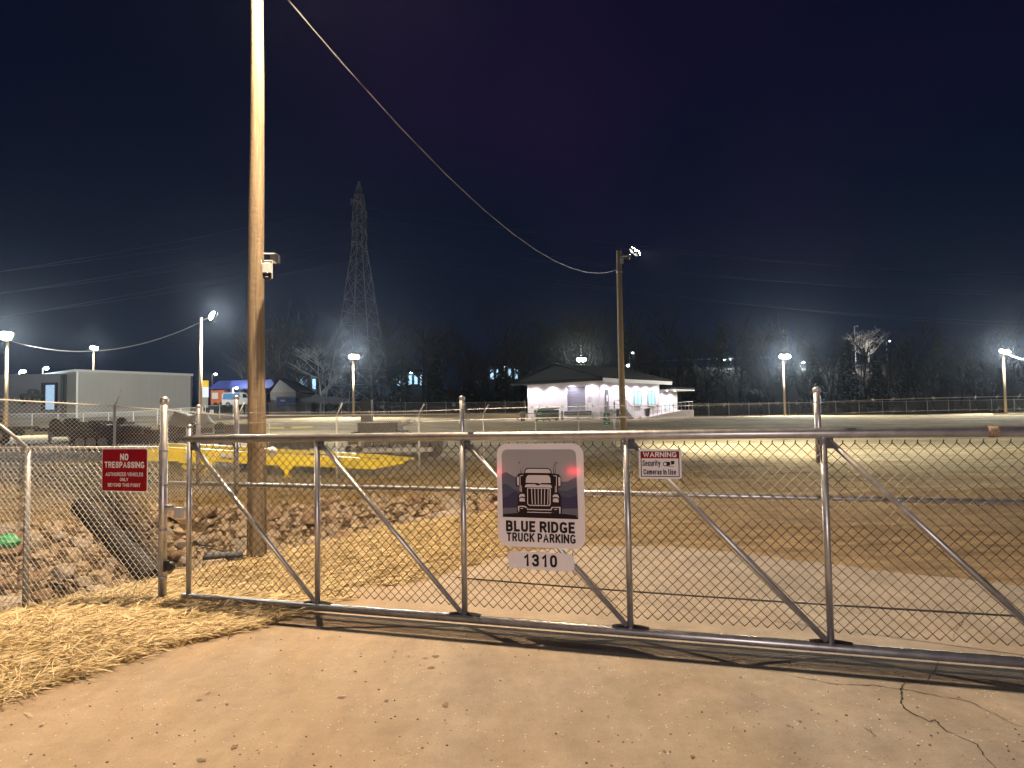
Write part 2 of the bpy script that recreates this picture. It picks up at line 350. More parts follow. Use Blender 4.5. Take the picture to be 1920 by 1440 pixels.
# the two zigzags that share a column meet there, so wire i and i+1 close a row of diamonds
# ---------------------------------------------------------------- the sliding gate
GA = math.atan2(-.337, 1); G0 = Vector((-2.854, 6.32, 0))
ge = Vector((math.cos(GA), math.sin(GA), 0)); gn = Vector((math.sin(GA), -math.cos(GA), 0))   # gn: towards the camera
def GP(u, v, off=0.):           # local (s, z) of a pixel on the plane of the gate
    o = G0+gn*off; dd = ray(u, v); t = (o-EYE).dot(gn)/dd.dot(gn); p = EYE+dd*t; return (p-o).dot(ge), p.z
gate = thing('sliding_gate', 'long galvanised chain link sliding gate with diagonal braces closing the driveway', 'gate', G0, GA)
ZT, ZB = 1.435, .06; UP = [0, 1.31, 2.604, 3.858, 5.147, 6.44, 7.73]
MB().tube([(-.03,0,ZT),(7.9,0,ZT)], .033, 16).build('top_rail', galv, gate, True)
su, _ = GP(1862, 803); MB().tube([(su-.03,0,ZT),(su-.015,0,ZT),(su+.015,0,ZT),(su+.03,0,ZT)], [.0334,.0352,.0352,.0334], 16).build('rust_wrap', mat('rust_tan', (.30,.22,.15), .8, noise=(60,.6), bump=(80,.6,.004)), gate, True)
for i_, s_ in enumerate((0, 1.31, 2.604, 3.858, 5.147, 6.44)):
    for z_ in (.42, .78, 1.14): MB().tube([(s_-.024+.048*math.sin(.5*a_), .026*math.cos(a_), z_+.004*math.sin(a_*2)) for a_ in [k_*math.pi/6-math.pi/2 for k_ in range(0,13)]], .0016, 4, cap=False).build('tie_wire', galv_d, gate)
MB().tube([(-.06,0,ZB),(7.9,0,ZB)], .031, 16).build('bottom_rail', galv, gate, True)
MB().tube([(-.35,.085,1.035),(7.9,.085,.99)], .019, 12).build('middle_rail', galv, gate, True)
for i, s in enumerate(UP):
    mb = MB().tube([(s,0,ZB+.02),(s,0,ZT-.02 if i else ZT+.10)], .0225, 14)
    if not i: mb.lathe([(.026,0),(.026,.012),(.016,.024),(.002,.028)], 12, (s,0,ZT+.10))
    mb.build('upright', galv, gate, True)
    if i:                                        # dark weld saddle where the upright meets the bottom rail
        w = MB(); vs = []
        for k in range(13):
            a = k/12; x = s-.13+.26*a; h = .006+.012*math.sin(math.pi*a); vs += [(x,-.02,ZB+.029-.004+h*.3),(x,.02,ZB+.029+h)]
        w.add(vs, [(2*k,2*k+2,2*k+3,2*k+1) for k in range(12)]); w.build('weld_plate', mat('weld_black',(.03,.02,.02),.6), gate)
for i in range(len(UP)-1):
    MB().tube([(UP[i]+.035,.0,ZT-.05),(UP[i+1]-.025,.0,ZB+.04)], .019, 12).build('brace', galv, gate, True)
    MB().box(UP[i]+.005,UP[i]+.06,-.012,.012,ZT-.10,ZT-.03).build('clamp', steel_d, gate)
chain(MB(), 7.8, .13, 1.368, y=.03, r=.0034).build('chain_mesh', wire_shaded, gate)
for u, va, vb, r in ((372,762,905,.019),(443,745,932,.021),(866,746,867,.019),(1531,730,868,.021)):
    s, za = GP(u, va, -.06); _, zb = GP(u, vb, -.06); o = MB().tube([(s,.06,zb),(s,.06,za)], r, 12)
    o.lathe([(r*1.25,-.02),(r*1.25,.004),(r*.8,.014),(.002,.018)], 12, (s,.06,za)); o.build('extension_post', galv, gate, True)
for base, dz in ((1.64,.0),(1.553,.004)):
    mb = MB(); pts = []
    for k in range(80):
        s = k*.1; pts.append((s, .04, base+dz*s*.4+.006*math.sin(s*2.4)+.01*((s-4)/4)**2))
    mb.tube(pts, .0017, 4)
    for k in range(68):
        s = .05+k*.115; z = base+dz*s*.4+.006*math.sin(s*2.4)+.01*((s-4)/4)**2
        for q in range(2):
            a = random.uniform(0, 6.28); dx, dz2, dy = random.uniform(-.012,.012), math.sin(a)*.015, math.cos(a)*.015
            mb.tube([(s-dx,.04-dy,z-dz2),(s+dx,.04+dy,z+dz2)], .0014, 3)
        mb.tube([(s-.008,.04,z),(s+.008,.04,z)], .0035, 5)
    mb.build('barbed_wire', galv_d, gate)
l = MB().box(-.30,.0,.02,.05,.80,.83); l.box(-.16,-.08,-.01,.03,.74,.83); l.build('latch', mat('latch_grey',(.5,.5,.5),.5,.3), gate)
# ---------------------------------------------------------------- signs
OO = [(.5,1),(.2,.95),(.03,.78),(0,.6),(0,.4),(.03,.22),(.2,.05),(.5,0),(.8,.05),(.97,.22),(1,.4),(1,.6),(.97,.78),(.8,.95),(.5,1)]
SS = [(1,.76),(.9,.94),(.6,1),(.35,1),(.08,.92),(0,.76),(.1,.6),(.5,.51),(.9,.41),(1,.24),(.92,.07),(.65,0),(.38,0),(.08,.07),(0,.25)]
CC = [(1,.72),(.9,.93),(.6,1),(.4,1),(.1,.9),(0,.68),(0,.32),(.1,.1),(.4,0),(.6,0),(.9,.07),(1,.28)]
lo = lambda p, k=.72: [(x, y*k) for x, y in p]
GL = {'A':(.72,[[(0,0),(.5,1),(1,0)],[(.2,.32),(.8,.32)]]),'B':(.62,[[(0,0),(0,1),(.65,1),(.92,.9),(.92,.64),(.65,.53),(0,.53)],[(.62,.53),(.95,.43),(1,.25),(.93,.08),(.65,0),(0,0)]]),
'C':(.62,[CC]),'D':(.66,[[(0,0),(0,1),(.55,1),(.88,.88),(1,.62),(1,.38),(.88,.12),(.55,0),(0,0)]]),'E':(.52,[[(1,1),(0,1),(0,0),(1,0)],[(0,.52),(.85,.52)]]),
'G':(.68,[[(.9,.9),(.6,1),(.4,1),(.1,.9),(0,.68),(0,.32),(.1,.1),(.4,0),(.7,0),(1,.1),(1,.40),(.72,.40)]]),'H':(.66,[[(0,0),(0,1)],[(1,0),(1,1)],[(0,.52),(1,.52)]]),'I':(.0,[[(.5,0),(.5,1)]]),'K':(.64,[[(0,0),(0,1)],[(1,1),(.05,.45)],[(.35,.62),(1,0)]]),
'L':(.5,[[(0,1),(0,0),(1,0)]]),'N':(.72,[[(0,0),(0,1)],[(.03,.96),(.97,.04)],[(1,0),(1,1)]]),'O':(.68,[OO]),'P':(.58,[[(0,0),(0,1),(.65,1),(.95,.88),(1,.72),(.93,.53),(.65,.43),(0,.43)]]),
'R':(.62,[[(0,0),(0,1),(.65,1),(.95,.9),(1,.74),(.93,.57),(.65,.48),(0,.48)],[(.55,.46),(1,0)]]),'S':(.58,[SS]),'T':(.62,[[(0,1),(1,1)],[(.5,0),(.5,1)]]),'U':(.64,[[(0,1),(0,.28),(.1,.08),(.38,0),(.62,0),(.9,.08),(1,.28),(1,1)]]),
'V':(.68,[[(0,1),(.5,0),(1,1)]]),'W':(1.05,[[(0,1),(.25,0),(.5,.9),(.75,0),(1,1)]]),'Y':(.64,[[(0,1),(.5,.48),(1,1)],[(.5,.48),(.5,0)]]),'Z':(.58,[[(0,1),(1,1)],[(.9,.95),(.1,.05)],[(0,0),(1,0)]]),
'1':(.24,[[(0,.78),(.9,1),(.9,0)]]),'3':(.46,[[(0,.84),(.2,.98),(.5,1),(.85,.95),(1,.78),(.9,.58),(.45,.53)],[(.5,.53),(.9,.46),(1,.22),(.85,.05),(.5,0),(.2,.02),(0,.16)]]),'0':(.46,[OO]),
'c':(.5,[lo(CC)]),'s':(.46,[lo(SS)]),'e':(.52,[[(0,.37),(1,.37),(1,.5),(.8,.7),(.5,.72),(.2,.7),(0,.5),(0,.2),(.2,.02),(.6,0),(1,.1)]]),'u':(.5,[[(0,.72),(0,.15),(.2,0),(.6,0),(1,.2)],[(1,.72),(1,0)]]),
'r':(.3,[[(0,0),(0,.72)],[(0,.45),(.4,.7),(1,.72)]]),'i':(.0,[[(.5,0),(.5,.72)],[(.5,.97),(.5,1)]]),'t':(.3,[[(.4,.97),(.4,.15),(.7,0),(1,0)],[(0,.72),(1,.72)]]),'y':(.5,[[(0,.72),(.5,.05)],[(1,.72),(.4,-.25),(.1,-.27)]]),
'a':(.48,[[(.05,.62),(.3,.72),(.75,.72),(1,.55),(1,0)],[(1,.42),(.3,.4),(0,.25),(0,.12),(.2,0),(.6,0),(1,.15)]]),'m':(.85,[[(0,0),(0,.72)],[(0,.55),(.2,.72),(.38,.72),(.5,.58),(.5,0)],[(.5,.55),(.7,.72),(.88,.72),(1,.58),(1,0)]]),
'n':(.5,[[(0,0),(0,.72)],[(0,.5),(.35,.72),(.7,.72),(1,.52),(1,0)]])}
def put_text(parent, name, m, body, cx, zb, w, h, y=-.004, off=.2, gap=.15):
    """heavy sans lettering: each stroke is a flat mitred ribbon; off = stroke width / cap height"""
    t = off*h; units = []; x = 0
    for c in body:
        if c == ' ': x += .38; continue
        gw = GL[c][0]; units.append((c, x, gw)); x += gw+off+gap
    tot = x-gap; k = (w)/(tot*h); mb = MB(); q = 0; t = min(t, .34*(.6+off)*h*k)      # k squeezes the advance, not the stroke
    for c, x0, gw in units:
        X0 = cx-w/2+x0*h*k; cell = (gw+off)*h*k; ins = min(t/2, cell/2)
        for pl_ in GL[c][1]:
            P_ = [Vector((X0+ins+px_*(cell-2*ins), zb+t/2+py_*(h-t))) for px_, py_ in pl_]
            closed = (P_[0]-P_[-1]).length < 1e-6
            if not closed: P_[0] += (P_[0]-P_[1]).normalized()*t*.48; P_[-1] += (P_[-1]-P_[-2]).normalized()*t*.48
            vs = []; n = len(P_); q += 1; yy = y-.00004*(q % 5)
            for i in range(n):
                a = (P_[i]-P_[i-1]).normalized() if i else ((P_[0]-P_[-2]).normalized() if closed else (P_[1]-P_[0]).normalized())
                b = (P_[i+1]-P_[i]).normalized() if i < n-1 else ((P_[1]-P_[0]).normalized() if closed else a)
                na, nb2 = Vector((-a.y, a.x)), Vector((-b.y, b.x)); mm = (na+nb2)
                mm = mm.normalized()*min(1.6, 1/max(.35, mm.normalized().dot(na))) if mm.length > .05 else na
                vs += [(P_[i].x+mm.x*t/2, yy, P_[i].y+mm.y*t/2), (P_[i].x-mm.x*t/2, yy, P_[i].y-mm.y*t/2)]
            mb.add(vs, [(2*i, 2*i+1, 2*i+3, 2*i+2) for i in range(n-1)])
    return mb.build(name, m, parent)
def rrect(x0, x1, z0, z1, r, n=8):
    out = []
    for cx, cz, a0 in ((x1-r,z1-r,0),(x0+r,z1-r,90),(x0+r,z0+r,180),(x1-r,z0+r,270)):
        for k in range(n+1): a = R(a0+90*k/n); out.append((cx+r*math.cos(a), cz+r*math.sin(a)))
    return out
def plate(parent, name, m, poly, y0, th=.003):
    return MB().prism([(x, y0, z) for x, z in poly], (0, th, 0)).build(name, m, parent)
sign_w = mat('sign_white', (.80,.74,.75), .07); sign_r = mat('sign_red', (.27,.005,.012), .22)
sign_k = mat('sign_black', (.008,.008,.01), .3, spec=.3)
ties = black
def tie(parent, x, z, dx, dz): MB().tube([(x,-.006,z),(x+dx*.5,-.012,z+dz*.5),(x+dx,.0,z+dz)], .003, 5).build('cable_tie', ties, parent)
# company sign
OFF = .045
s0, z1 = GP(931, 832, OFF); s1, _ = GP(1093.5, 833, OFF); _, z0 = GP(1016, 1027, OFF)
W, Hh = s1-s0, z1-z0
cs = thing('company_sign', 'large white rounded sign with black truck drawing and company name hung on the gate', 'sign', G0+gn*OFF+ge*s0+Vector((0,0,z0)), GA)
plate(cs, 'board', sign_w, rrect(0, W, 0, Hh, W*.125), 0)
def SZ(x, y):      # from reading coordinates of the sign artwork to metres on the board
    xl_ = 57+18*(y-68)/1060; lx = (x-xl_)/908; sl = -.006+.021*(y-68)/1060; ly = (y-sl*(x-xl_)-67)/1063
    return lx*W, (1-ly)*Hh
def art(name, m, pts, lay, parent=cs): return plate(parent, name, m, [SZ(*p) for p in pts], -.0006*lay-.0012, .0005)
def arts(name, m, polys, lay):
    mb = MB(); y = -.0006*lay-.0012
    for pts in polys: mb.prism([(x, y, z) for x, z in [SZ(*p) for p in pts]], (0,.0005,0))
    return mb.build(name, m, cs)
sky_s = mat('art_sky', (.36,.345,.345), .07); mt1 = mat('art_ridge_far', (.115,.13,.17), .07); mt2 = mat('art_ridge_mid', (.07,.075,.13), .07); mt3 = mat('art_ridge_near', (.045,.04,.095), .07)
fog = mat('art_mist', (.14,.135,.17), .07)
art('sky_panel', sky_s, [(112,190),(118,160),(135,138),(165,127),(830,124),(868,134),(888,158),(893,190),(908,640),(914,838),(128,828)], 1)
arts('far_ridge', mt1, [[(114,382),(160,361),(205,385),(255,412),(300,408),(360,500),(640,540),(700,470),(740,455),(800,456),(850,430),(897,408),(914,838),(128,828)]], 2)
arts('middle_ridge', mt2, [[(118,492),(160,484),(205,510),(260,548),(330,560),(420,600),(640,600),(720,548),(800,552),(850,530),(900,512),(914,838),(128,828)]], 3)
arts('near_ridge', mt3, [[(122,628),(165,618),(210,590),(262,560),(300,590),(400,640),(650,640),(740,605),(800,620),(850,615),(904,590),(914,838),(128,828)]], 4)
arts('mist_band', fog, [[(126,735),(300,728),(600,735),(910,728),(914,838),(128,828)]], 5)
road = [(128,828)]+[(x, 800-26*math.sin(math.pi*(x-128)/786)) for x in range(128,915,40)]+[(914,838)]
arts('road', sign_k, [road], 6)
# truck front: black silhouette first, pale panels over it
sil = [(292,256),(318,262),(333,290),(337,375),(355,375),(362,340),(378,322),(400,317),(600,317),(626,324),(640,345),(645,375),(662,375),(664,300),(676,262),(705,253),(690,275),(682,300),(684,378),(722,380),(726,400),(743,408),(742,500),(722,516),(712,520),(712,572),(735,590),(742,640),(738,690),(748,700),(750,770),(738,790),(685,792),(672,775),(380,775),(365,800),(310,800),(290,780),(278,765),(277,700),(292,690),(288,640),(296,590),(318,572),(318,518),(285,512),(266,500),(268,410),(285,400),(290,380),(318,375),(322,300),(312,275)]
arts('truck_outline', sign_k, [sil], 7)
pale = [ [(369,368),(372,345),(385,332),(402,327),(598,327),(618,332),(630,348),(633,368)],
 [(372,470),(378,418),(392,396),(410,391),(600,391),(618,398),(630,418),(634,470),(540,472),(518,480),(500,472)],
 [(364,520),(368,495),(385,486),(468,484),(500,500),(530,486),(628,488),(644,500),(648,524),(640,518),(372,516)],
 [(280,412),(300,409),(302,430),(300,500),(282,495)],[(310,395),(345,390),(348,398),(316,402),(318,560),(310,560)],[(323,500),(330,500),(332,565),(324,568)],
 [(712,408),(736,414),(734,497),(714,503)],[(660,392),(700,395),(698,402),(664,400)],[(690,402),(697,402),(697,565),(690,568)],[(679,500),(684,500),(684,568),(678,568)],
 [(388,530),(396,524),(398,700),(390,690)],[(430,524),(438,524),(446,692),(438,692)],[(464,524),(472,524),(477,692),(469,692)],[(499,524),(507,524),(509,692),(501,692)],
 [(534,524),(542,524),(540,692),(532,692)],[(568,524),(576,524),(572,692),(564,692)],[(604,524),(612,524),(606,692),(598,692)],
 [(388,530),(392,522),(625,522),(634,530),(632,690),(622,708),(408,708),(392,690),(400,690),(412,698),(614,698),(622,686),(624,532)],
 [(303,610),(312,590),(350,586),(362,600),(364,618),(340,612),(318,616),(305,630)],[(306,640),(318,628),(345,626),(362,634),(364,665),(308,665)],
 [(655,600),(672,586),(702,588),(714,600),(720,628),(705,616),(680,612),(656,618)],[(657,634),(672,626),(700,626),(714,640),(716,668),(657,665)],
 [(290,712),(345,708),(375,714),(388,732),(372,730),(360,722),(305,720),(302,775),(292,762)],[(388,726),(395,740),(630,742),(645,716),(735,714),(734,780),(722,786),(720,726),(655,724),(638,752),(388,750)],
 [(388,770),(640,772),(640,779),(388,777)],[(318,733),(345,733),(345,739),(318,739)],[(668,738),(700,738),(700,744),(668,744)],
 [(312,262),(320,268),(330,292),(333,372),(328,372),(324,300)],[(684,262),(690,262),(678,290),(676,372),(671,372),(672,296)] ]
arts('truck_panels', mat('art_pale',(.66,.58,.58),.07), pale, 8)
arts('truck_badge', sign_k, [[(478,484),(520,484),(528,487),(501,500),(472,487)],[(484,490),(516,490),(500,497)][:3]], 9)
def sign_text(body, xa, xb, ya, yb, off):
    xc_ = (xa+xb)/2; x0_, zb_ = SZ(xc_, yb); _, zt_ = SZ(xc_, ya); w_ = (xb-xa)/908*W
    put_text(cs, 'lettering', sign_k, body, x0_, zb_, w_, zt_-zb_, -.005, off)
sign_text('BLUE RIDGE', 163, 880, 866, 980, .24); sign_text('TRUCK PARKING', 170, 887, 990, 1082, .215)
# number sign
s0, z1 = GP(953, 1033, OFF); s1, _ = GP(1076, 1040, OFF); _, z0 = GP(1010, 1067, OFF)
ns = thing('number_sign', 'small white plate reading 1310 tied below the big truck sign', 'sign', G0+gn*OFF+ge*s0+Vector((0,0,z0)), GA)
w, h = s1-s0, z1-z0
plate(ns, 'board', sign_w, [(0,.0),(w*.5,-.004),(w,-.008),(w+.002,h*.5),(w-.002,h-.006),(w*.5,h+.003),(0,h)], 0)
put_text(ns, 'lettering', sign_k, '1310', w*.5, h*.14, w*.50, h*.74, -.003, .2, .28)
for x, z, dx, dz in ((.008,h-.01,-.012,.02),(w-.01,h-.01,.008,.03),(.008,.01,-.02,-.03),(w-.01,.005,.02,-.035)): tie(ns, x, z, dx, dz)
# warning sign
s0, z1 = GP(1197, 842.5, OFF); s1, _ = GP(1277, 842, OFF); _, z0 = GP(1238, 898, OFF)
ws = thing('warning_sign', 'small white and red sign warning of security cameras on the gate mesh', 'sign', G0+gn*OFF+ge*s0+Vector((0,0,z0)), GA)
w, h = s1-s0, z1-z0
plate(ws, 'board', sign_w, rrect(0, w, 0, h, .008), 0)
a = .014; bd = MB()
for x0_, x1_, q0, q1 in ((a,w-a,a,a+.006),(a,w-a,h-a-.006,h-a),(a,a+.006,a+.006,h-a-.006),(w-a-.006,w-a,a+.006,h-a-.006)): bd.box(x0_,x1_,-.0016,-.0006,q0,q1)
bd.build('border', sign_k, ws)
plate(ws, 'red_band', sign_r, [(a+.006,h*.69),(w-a-.006,h*.69),(w-a-.006,h-a-.006),(a+.006,h-a-.006)], -.0018, .001)
put_text(ws, 'lettering', sign_w, 'WARNING', w*.5, h*.735, w*.78, h*.175, -.004, .2)
put_text(ws, 'lettering', sign_k, 'Security', w*.3, h*.43, w*.42, h*.2, -.003, .2)
put_text(ws, 'lettering', sign_k, 'Cameras In Use', w*.49, h*.145, w*.76, h*.185, -.003, .2)
ic = MB(); cxx, czz = w*.62, h*.505
ell = lambda cx_, cz_, rx, rz_, n=20: [(cx_+rx*math.cos(2*math.pi*k/n), -.003, cz_+rz_*math.sin(2*math.pi*k/n)) for k in range(n)]
ic.prism(ell(cxx,czz,.016,.016), (0,.001,0)); ic.prism([(cxx,-.003,czz-.016),(cxx+.035,-.003,czz-.010),(cxx+.035,-.003,czz+.014),(cxx,-.003,czz+.016)], (0,.001,0))
ic.prism([(cxx+.042,-.003,czz-.006),(cxx+.062,-.003,czz+.0),(cxx+.066,-.003,czz+.02),(cxx+.04,-.003,czz+.022)], (0,.001,0))
ic.box(cxx+.015,cxx+.06,-.003,-.002,czz-.018,czz-.015); ic.build('camera_symbol', sign_k, ws)
MB().prism([(x, -.0036, z) for x, _, z in ell(cxx,czz,.011,.011)], (0,.0005,0)).build('lens_symbol', sign_w, ws)
for x, z, dx, dz in ((.006,h-.006,-.02,.02),(w-.008,h-.004,-.01,.03),(.006,.006,-.025,-.03),(w-.008,.006,.025,-.03)): tie(ws, x, z, dx, dz)
# ---------------------------------------------------------------- left fence, latch post, no trespassing sign
sL, zl = GP(308, 745); _, zlb = GP(308, 1142)
gp = thing('gate_post', 'thick galvanised latch post with domed cap left of the gate', 'post', G0+ge*sL+Vector((0,0,0)), GA)
z0 = T(*(G0+ge*sL).xy)-.1
MB().tube([(0,0,z0),(0,0,zl-.02)], .032, 18).build('pipe', galv, gp, True)
MB().lathe([(.037,-.05),(.037,0),(.03,.018),(.012,.026),(.001,.028)], 18, (0,0,zl-.02)).build('cap', galv, gp, True)
for z in (.2,.62,1.02,1.32): MB().lathe([(.034,0),(.036,.004),(.036,.018),(.034,.022)], 18, (0,0,z)).build('band', galv_d, gp, True)
MB().box(.03,.10,-.02,.02,.83,.85).build('hook', galv_d, gp)
rb = MB().box(.03,.05,-.03,.03,.27,.36); rb.wheel((.085,0,.315), .04, .04, 14); rb.build('roller_guide', black, gp)
FL = sL-.035
sP, zP = GP(47, 830)
lf = thing('chain_link_fence', 'waist high chain link fence with angled post arm beside the rocks at left', 'fence', G0+ge*(-6.0), GA)
def base_drop(x): p = G0+ge*(-6.0+x); return min(0., T(p.x, p.y))
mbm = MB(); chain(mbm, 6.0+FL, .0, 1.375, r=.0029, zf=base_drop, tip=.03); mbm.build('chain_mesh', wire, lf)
MB().tube([(-1,.02,1.36),(6.0+FL,.02,1.36)], .012, 8).build('top_rail', galv_d, lf, True)
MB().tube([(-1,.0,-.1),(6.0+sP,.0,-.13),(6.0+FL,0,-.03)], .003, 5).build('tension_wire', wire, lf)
for s in (sP, sP-3.05):
    zb = T(*(G0+ge*s).xy)-.15
    MB().tube([(6+s,.03,zb),(6+s,.03,1.37)], .028, 14).build('post', galv_d, lf, True)
    MB().tube([(6+s,.03,1.35),(6+s-.06,-.06,1.47),(6+s-.17,-.22,1.66)], .017, 8).build('barb_arm', galv_d, lf, True)
MB().box(5.985+FL,5.99+FL+.01,-.006,.006,-.05,1.38).build('tension_bar', galv_d, lf)
ofs = .02
s0, z1 = GP(191.5, 841, ofs); s1, _ = GP(277, 841, ofs); _, z0 = GP(235, 922, ofs)
nt_ = thing('no_trespassing_sign', 'square dark red no trespassing sign with white lettering on the left fence', 'sign', G0+gn*ofs+ge*s0+Vector((0,0,z0)), GA)
w, h = s1-s0, z1-z0
plate(nt_, 'board', sign_w, rrect(0, w, 0, h, .025), 0)
plate(nt_, 'red_panel', sign_r, rrect(.007, w-.007, .007, h-.007, .02), -.0015, .001)
for body, cx_, zb, ww, hh, of in (('NO',.5,.725,.18,.155,.22),('TRESPASSING',.5,.55,.87,.145,.2),('AUTHORIZED VEHICLES',.5,.36,.82,.085,.17),('ONLY',.5,.245,.18,.075,.17),('BEYOND THIS POINT',.5,.115,.71,.08,.17)):
    put_text(nt_, 'lettering', sign_w, body, cx_*w, zb*h, ww*w, hh*h, -.0035, of)
for z in (.93,.055): MB().lathe([(.004,0),(.004,.002)], 8, (0,0,0)).build('bolt', galv_d, nt_).location = (w*.5,-.003,z*h)
# ---------------------------------------------------------------- main pole
PX, PY = U(481, 9.0), 9.0
PZ = T(PX, PY)
pole = thing('utility_pole', 'tall bare wooden pole standing in straw just behind the gate', 'pole', (PX, PY, PZ))
mb = MB(); pts = []; rs = []
for k in range(26): z = -.3+k*.4; pts.append((math.sin(k*.5)*.006, math.cos(k*.4)*.006, z)); rs.append(.122-.0024*k+.0015*math.sin(k*1.7))
mb.tube(pts, rs, 28); mb.build('shaft', wood, pole, True)
LH = Vector((-2.3-PX, 8.05-PY, 8.7-PZ))    # lamp head relative to the pole
MB().tube([(0,0,8.5),(LH.x*.4,LH.y*.4,8.85),(LH.x*.9,LH.y*.9,LH.z+.12)], .03, 8).build('lamp_arm', galv_d, pole, True)
lh = MB().lathe([(.03,.22),(.12,.18),(.2,.05),(.21,0.03)], 18, (LH.x, LH.y, LH.z)); lh.build('lamp_head', galv_d, pole, True)
MB().lathe([(.17,0),(.17,.02)], 18, (LH.x, LH.y, LH.z+.015)).build('lamp_lens', mat('warm_lens',(1,1,1),.3,emit=(1,.75,.45),es=30), pole)
def ptsz(u, v, Y): p = P(u, v, Y); return p
# security camera on the pole
c0 = P(501, 509, PY-.2)
sc_ = thing('security_camera', 'white dome security camera with antennas bolted to the tall wooden pole', 'camera', c0)
b = MB().bbox(-.055,.055,-.05,.05,-.02,.10,.012); b.build('housing', white, sc_)
MB().lathe([(.0,-.115),(.03,-.11),(.05,-.085),(.055,-.05),(.055,-.02)], 18).build('dome', mat('dome_black',(.01,.01,.012),.08), sc_, True)
MB().lathe([(.018,-.01),(.02,.0),(.002,.002)], 12).build('lens', mat('lens_grey',(.3,.3,.32),.2), sc_, True).location = (.01,-.055,-.075)
o = MB().tube([(-.06,0,.0),(-.075,.0,.15)], .006, 6); o.build('antenna', white, sc_); MB().tube([(.062,0,-.09),(.062,0,.12)], .006, 6).build('antenna', white, sc_)
MB().box(-.04,.06,.0,.16,.13,.145).build('bracket', white, sc_)
c1 = P(516, 484, PY-.02)
s2 = thing('security_camera', 'small black bullet camera on a bracket right of the wooden pole', 'camera', c1)
MB().tube([(-.14,0,.06),(-.01,0,.055)], .01, 8).build('bracket', white, s2)
MB().bbox(-.05,.05,-.06,.06,-.06,.05,.015).build('housing', black, s2)
MB().lathe([(.026,0),(.028,.012),(.004,.014)], 12).build('lens', mat('lens_grey2',(.35,.35,.4),.2), s2).rotation_euler = (R(90),0,0)
c2 = P(511, 846, PY-.12)
s3 = thing('motion_sensor', 'white bell shaped sensor mounted low on the right of the wooden pole', 'sensor', c2)
MB().lathe([(.001,.05),(.035,.045),(.05,.02),(.05,-.005),(.035,-.05),(.022,-.075),(.001,-.08)], 16).build('housing', white, s3, True).rotation_euler = (R(20),R(8),0)
MB().tube([(-.11,.05,.02),(-.03,.01,.03)], .018, 8).build('bracket', white, s3)
MB().tube([(-.07,.05,.02),(-.06,.06,.35)], .005, 5).build('conduit', white, s3)
# ground-level gate cable and its pulley
hubp = P(484, 1046, PY-.13)
cb = thing('gate_cable', 'black cable from a hub on the wooden pole stretching behind the gate', 'cable', hubp)
mb = MB()
for dx in (-.035,.035): mb.wheel((dx,0,0), .042, .05, 16)
mb.build('hub', black, cb, True)
endp = P(1908, 1155, 4.62); pts = []
for k in range(41):
    t = k/40; p = hubp.lerp(endp, t); p.z -= 4*.045*t*(1-t); pts.append(p-hubp)
MB().tube(pts, .0075, 6).build('line', black, cb)
e2 = P(372, 1024, 9.3)-hubp; MB().tube([(0,0,0), e2*.5, e2], .007, 6).build('line', black, cb)
# ---------------------------------------------------------------- overhead service wire
B5 = Vector((U(1168, 32), 32, 0)); A5 = Vector((PX+.08, PY, 0)); pts = []
for k in range(61): t = k/60; p = A5.lerp(B5, t); p.z = 6.33+6.0*(t-.43)**2; pts.append(p)
mb = MB().tube(pts, .008, 6)
mb.tube([p+Vector((.01*math.sin(i*1.3), 0, -.014*math.cos(i*1.3))) for i, p in enumerate(pts)], .005, 4)
tag(mb.build('overhead_wire', cable_m), 'long sagging twisted wire from the near wooden pole to the floodlit pole', 'wire')
# ---------------------------------------------------------------- rocks
def rockmesh(seed):
    import bmesh
    r = random.Random(seed); bm = bmesh.new(); bmesh.ops.create_icosphere(bm, subdivisions=2, radius=1)
    planes = [(Vector((r.gauss(0,1), r.gauss(0,1), r.gauss(0,1))).normalized(), r.uniform(.5,.82)) for _ in range(11)]
    for v in bm.verts:
        for n_, dd_ in planes:
            e = v.co.dot(n_)-dd_
            if e > 0: v.co -= n_*e
        v.co += Vector((r.gauss(0,.02), r.gauss(0,.02), r.gauss(0,.02))); v.co.x *= 1.2; v.co.z *= .8
    me = bpy.data.meshes.new('rock'); bm.to_mesh(me); bm.free(); return me
rm = [mat('rock_tan',(.37,.295,.21),.9,noise=(2.5,.4),bump=(6,.5,.08)), mat('rock_grey',(.33,.285,.24),.9,noise=(3,.4),bump=(6,.5,.08)), mat('rock_brown',(.28,.195,.13),.9,noise=(2.5,.4),bump=(6,.5,.08))]
rmesh = []
for i in range(12):
    me = rockmesh(i); me.materials.append(rm[i % 3]); rmesh.append(me)
RK = []
N = 16000
X = rng.uniform(-12, 2, N); Y = rng.uniform(5.5, 17, N); q, hw, dp, side = ditch(X, Y)
ok = (q < hw*(1.0+rng.normal(0,.06,N))) & (dp > .02) & (Y > 6.32-.337*(X+2.854)+.25)
X, Y = X[ok], Y[ok]; Z = zt(X, Y)
cell = {}
order = np.argsort(-rng.random(len(X)))
for i in order:
    sz = float(np.clip(rng.lognormal(math.log(.115), .42), .05, .26))
    okk = True
    cx_, cy_ = int(X[i]/.3), int(Y[i]/.3)
    for a in (-1,0,1):
        for b_ in (-1,0,1):
            for (xx, yy, ss) in cell.get((cx_+a, cy_+b_), ()):
                if math.hypot(xx-X[i], yy-Y[i]) < (ss+sz)*.68: okk = False
    if okk: cell.setdefault((cx_, cy_), []).append((X[i], Y[i], sz)); RK.append((X[i], Y[i], Z[i], sz))
def vis(r_):
    x, y, z, s = r_; k = x/y; return s/y*(1 if -.76 < k < .1 else .02)
RK.sort(key=vis, reverse=True)
